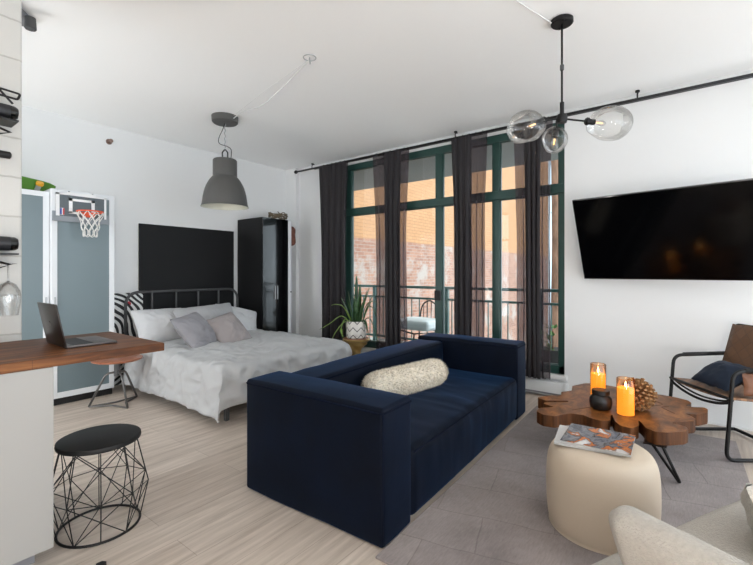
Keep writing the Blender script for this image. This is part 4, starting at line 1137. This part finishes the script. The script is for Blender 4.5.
def acw(x, y, z): return (3.846+.8*x-.6*y, -.145+.6*x+.8*y, z)
put_pillow('throw_pillow', acw(.36, -.27, .54), .40, .30, .13, 1.0, ang, .0, M['navycush'], 'dark navy cushion on the woven seat of the tube armchair', 'cushion', 11, None)
put_pillow('leather_pillow', acw(.06, -.33, .54), .34, .17, .09, .1, ang+PI/2, .0, M['tan'], 'tan leather cushion at the near side of the tube armchair', 'cushion', 14, None)

# ------------------------------------------------------------------ television
tv = thing('television', 'large black flat television tilted down on the white wall', 'television', (4.405, .236, 1.66), math.radians(-9))
ta = math.atan2(.31, .755)
R = Matrix.Rotation(-ta, 3, 'Y')       # top leans into the room (-x)
tw, hh = .727, .41
obj('screen', box(B(), -.006, .0, -tw+.008, tw-.008, -hh+.014, hh-.008, .001, rot=R, piv=(0, 0, 0)), M['screen'], tv)
obj('bezel', box(B(), -.003, .03, -tw, tw, -hh, hh, .004, rot=R, piv=(0, 0, 0)), M['gloss'], tv, AS)
obj('back_housing', box(B(), .03, .06, -tw*.7, tw*.7, -hh*.8, hh*.5, .01, rot=R, piv=(0, 0, 0)), M['blackp'], tv, AS)
obj('wall_arm', tube(B(), [(.05, 0, 0), (.368, .058, 0)], .03, 10, r2=.06), M['blackp'], tv)

# ------------------------------------------------------------------ globe chandelier
ch = thing('globe_chandelier', 'black chandelier with three clear dented glass globes', 'chandelier', (3.046, .746, ZC))
cn = obj('canopy', lathe(B(), [(0, -.034), (.066, -.034), (.072, -.028), (.072, -.004), (.066, 0)], n=36), M['black'], ch, AS)
for a in (.6, 3.7): obj('canopy_screw', lathe(B(), [(0, -.042), (.009, -.042), (.009, -.033)], (.045*math.cos(a), .045*math.sin(a), 0), 10), M['blackp'], cn)
obj('mount_plate', box(B(), -.05, .05, -.04, .04, .0-.001, .0), M['alu'], cn)
HZ = 2.395-ZC
obj('stem', tube(B(), [(0, 0, -.03), (0, 0, HZ+.02)], .007, 10), M['black'], ch, True)
obj('stem_joint', lathe(B(), [(.012, HZ+.33), (.013, HZ+.335), (.013, HZ+.36), (.012, HZ+.365)], n=14), M['dmetal'], ch)
obj('hub_sleeve', lathe(B(), [(.014, HZ+.02), (.014, HZ+.11)], n=16), M['black'], ch, AS)
obj('hub', lathe(B(), [(0, HZ-.03), (.03, HZ-.028), (.034, HZ-.015), (.034, HZ+.015), (.03, HZ+.028), (0, HZ+.03)], n=20), M['black'], ch, AS)
def globe_arm(end, gl, rad, seed, down=False):
    a = Vector((0, 0, HZ)); e_ = Vector(end); d = (e_-a).normalized()
    am = obj('arm', tube(B(), [a, e_] if not down else round_path([a, Vector((e_.x, e_.y, a.z)), e_], .03), .0065, 10), M['black'], ch, True)
    g_ = Vector(gl); dd = (g_-e_).normalized()
    obj('socket', tube(B(), [e_-dd*.012, e_+dd*.052], .0195, 14), M['black'], am)
    obj('socket_cap', tube(B(), [e_-dd*.004, e_+dd*.008], .026, 14), M['black'], am)
    q = dd.to_track_quat('Z', 'Y').to_matrix()
    bm = B(); prof = [(.009, 0), (.012, .02), (.018, .04), (.018, .06), (.009, .075), (0, .078)]
    lathe(bm, prof, n=14, fn=lambda v: q @ v); bmesh.ops.translate(bm, verts=bm.verts, vec=e_+dd*.05)
    obj('bulb', bm, M['globe'], am, True)
    obj('filament', tube(B(), [e_+dd*.065, e_+dd*.105], .0045, 6), M['filament'], am)
    bm = B(); bmesh.ops.create_uvsphere(bm, u_segments=40, v_segments=28, radius=1)
    dents = [Vector((math.sin(seed*7+k*2.1), math.cos(seed*3+k*1.7), math.sin(seed+k*4.1))).normalized() for k in range(6)]
    for v in bm.verts:
        n = v.co.normalized(); f = 1
        for dn in dents:
            c_ = n.dot(dn)
            f -= .14*max(0, (c_-.80)/.20)**1.2 if c_ > .80 else 0
        v.co = Vector((n.x*rad[0], n.y*rad[0], n.z*rad[1]))*f
    # leave the mouth open where the socket enters
    kill = [v for v in bm.verts if (v.co.normalized()).dot(-(q.transposed() @ Vector((0, 0, 1)) if False else dd)) > .985]
    bmesh.ops.delete(bm, geom=kill, context='VERTS')
    bmesh.ops.translate(bm, verts=bm.verts, vec=g_)
    obj('glass_globe', bm, M['globe'], am, True)
globe_arm((-.075, .095, HZ-.012), (-.150, .195, 2.333-ZC), (.128, .112), 1)
globe_arm((-.02, .03, HZ-.075), (-.030, .040, 2.25-ZC), (.084, .09), 2, True)
globe_arm((.105, -.135, HZ-.018), (.200, -.255, 2.358-ZC), (.142, .118), 3)
bm = B(); tube(bm, [(2.99, .80, ZC-.03), (2.55, .95, ZC-.004), (1.6, 1.3, ZC-.004)], .0035); obj('supply_cord', bm, M['trim'], ch, loc=(-3.046, -.746, -ZC))

# ------------------------------------------------------------------ factory pendant
pd = thing('factory_pendant', 'dark grey metal dome pendant lamp hanging above the bed', 'pendant lamp', (2.68, 4.175, ZC))
obj('canopy', lathe(B(), [(0, -.075), (.125, -.073), (.138, -.06), (.142, -.004), (.142, 0)], n=36), M['lamp'], pd, AS)
TOP = 2.595-ZC; BOT = 2.07-ZC
obj('chain', tube(B(), [(.004*math.sin(k*1.5), .004*math.cos(k*1.5), -.07+(TOP+.11+.07)*k/20) for k in range(21)], .005, 6), M['alu'], pd)
obj('power_cable', tube(B(), smooth_path([(0, .0, -.07), (-.02, .02, -.15), (-.045, .05, -.24), (-.04, .04, -.30), (.02, -.02, -.33), (.045, -.05, -.37), (.04, -.05, TOP)], 5), .004, 6), M['black'], pd, True)
obj('shackle', tube(B(), round_path([(-.02, .02, TOP), (-.02, .02, TOP+.08), (.0, .0, TOP+.115), (.02, -.02, TOP+.08), (.02, -.02, TOP)], .01), .007, 6), M['black'], pd)
obj('cap', lathe(B(), [(0, TOP), (.120, TOP-.002), (.128, TOP-.012), (.128, TOP-.19)], n=48), M['lamp'], pd, AS)
prof = smooth_path([(.128, 0, TOP-.19), (.165, 0, TOP-.235), (.203, 0, TOP-.31), (.227, 0, TOP-.40), (.239, 0, TOP-.485), (.249, 0, BOT+.004), (.252, 0, BOT)], 4)
sh = obj('shade', open_lathe(B(), [(p.x, p.z) for p in prof], n=56), M['lamp'], pd, True)
inn = obj('inner_reflector', open_lathe(B(), [(p.x-.004, p.z) for p in prof], n=56), M['lampin'], sh, True)
obj('bulb', lathe(B(), [(0, TOP-.36), (.035, TOP-.34), (.045, TOP-.30), (.03, TOP-.24), (.018, TOP-.20)], n=20), M['opalb'] if 'opalb' in M else M['lampin'], pd, True)
cd = smooth_path([(2.70, 4.06, ZC-.045), (2.66, 3.8, ZC-.03), (2.60, 3.45, ZC-.085), (2.50, 3.05, ZC-.075), (2.40, 2.65, ZC-.03), (2.353, 2.49, ZC-.022)], 6)
o = obj('swag_cord', tube(B(), cd, .005, 8), M['trim'], pd, True, loc=(-2.68, -4.175, -ZC)); o['label'] = 'white swagged cord'
obj('thin_wire', tube(B(), [(2.70, 4.05, ZC-.012), (2.5, 3.2, ZC-.012), (2.36, 2.50, ZC-.012)], .002, 5), M['trim'], pd, loc=(-2.68, -4.175, -ZC))
hk = thing('ceiling_hook', 'white ceiling ring and hook holding the swagged cord', 'hook', (2.35, 2.48, ZC))
obj('ring', tube(B(), [(.05*math.cos(2*PI*k/24), .05*math.sin(2*PI*k/24), -.004) for k in range(24)], .004, 6, closed=True), M['alu'], hk, True)
obj('hook', tube(B(), smooth_path([(0, 0, 0), (0, 0, -.03), (.015, .01, -.045), (.02, .015, -.025)], 4), .005, 6), M['alu'], hk, True)

# ------------------------------------------------------------------ light grey lounge seat, bottom right: local x = to the right, y = towards the far edge
ga = math.atan2(-.454, .891)
gs = thing('grey_lounge_sofa', 'pale grey woven lounge sofa in the right foreground', 'sofa', (0, 0, 0), ga)
def gl_(v): return v+Vector((.006*noise.noise(v*6), .006*noise.noise(v*6+Vector((4, 0, 0))), .007*noise.noise(v*5)))
bm = B(); rbox(bm, (1.715, .492, .298), (1.15, .945, .24), .085, (.01, .012, .02), fn=gl_); ss = obj('seat', bm, M['boucle'], gs, True)
bm = B(); rbox(bm, (1.74, .50, .13), (1.0, .86, .12), .03); obj('base', bm, M['boucle'], gs, True)
bm = B(); rbox(bm, (0, 0, 0), (.13, .84, .34), .06, (.012, .016, .012), fn=lambda v: gl_(Vector((v.x-.30*v.z, v.y+.16*v.z, v.z))))
bmesh.ops.translate(bm, verts=bm.verts, vec=(1.262, .42, .475)); aa = obj('arm', bm, M['boucle'], gs, True)
bm = B(); rbox(bm, (1.74, .02, .50), (1.0, .17, .42), .075, (.0, .012, .012), fn=gl_); obj('backrest', bm, M['boucle'], gs, True)
for x in (1.30, 2.18):
    for y in (.12, .88): obj('foot', lathe(B(), [(.018, 0), (.025, .075)], (x, y, ZR*(1 if y > 0 else 0)), 12), M['blackp'], gs)
c_, s_ = math.cos(ga), math.sin(ga)
def gw(x, y, z): return (x*c_-y*s_, x*s_+y*c_, z)
put_pillow('lounge_pillow', gw(1.845, .66, .50), .44, .34, .19, -.45, ga+.15, .1, M['boucle'], 'pale grey pillow on the lounge sofa at the right edge', 'pillow', 21, None, .02)

# ------------------------------------------------------------------ unseen globe lamps added as fill light
for x, y, power, lab in ((-.8, -1.0, 36, 'added white fill globe, unseen behind the camera on the left'), (1.2, -1.3, 11, 'added white fill globe, unseen behind the camera on the right'), (-.5, 4.45, 17, 'added white fill globe, unseen in the alcove behind the block wall')):
    t = thing('added_fill_lamp', lab, 'fill lamp', (x, y, 0))
    obj('base', lathe(B(), [(0, 0), (.15, 0), (.15, .02), (.012, .03)], n=24), M['blackp'], t, AS)
    obj('pole', tube(B(), [(0, 0, .02), (0, 0, .62)], .01), M['blackp'], t)
    obj('fill_globe', lathe(B(), [(.22*math.sin(PI*k/20), .83-.22*math.cos(PI*k/20)) for k in range(21)], n=32), emit_mat('fill_glow', (255, 250, 245), power), t, True)

w = bpy.data.worlds.new('sky'); SC.world = w; w.use_nodes = True
bgn = w.node_tree.nodes['Background']
bgn.inputs[0].default_value = (.80, .90, 1.0, 1); bgn.inputs[1].default_value = 2.6
sun = bpy.data.lights.new('sun', 'SUN'); sun.energy = 2.0; sun.angle = math.radians(12); sun.color = (1, .95, .86)
so_ = bpy.data.objects.new('sun', sun); COL.objects.link(so_)
so_.rotation_euler = Vector((-.25, .62, -.74)).to_track_quat('-Z', 'Y').to_euler()

# ------------------------------------------------------------------ camera
cam = bpy.data.cameras.new('camera'); co = bpy.data.objects.new('camera', cam); COL.objects.link(co)
cam.sensor_width = 36; cam.sensor_fit = 'HORIZONTAL'
cam.lens = 421.236/753*36
cam.shift_y = -(282.5-272)/753
cam.clip_start = .05
co.location = (0, 0, 1.35)
co.rotation_euler = (PI/2, 0, math.radians(37.5235)-PI/2)
SC.camera = co
SC.view_settings.view_transform = 'Standard'; SC.view_settings.look = 'None'
SC.view_settings.exposure = .76; SC.view_settings.gamma = 1
SC.view_settings.use_curve_mapping = False
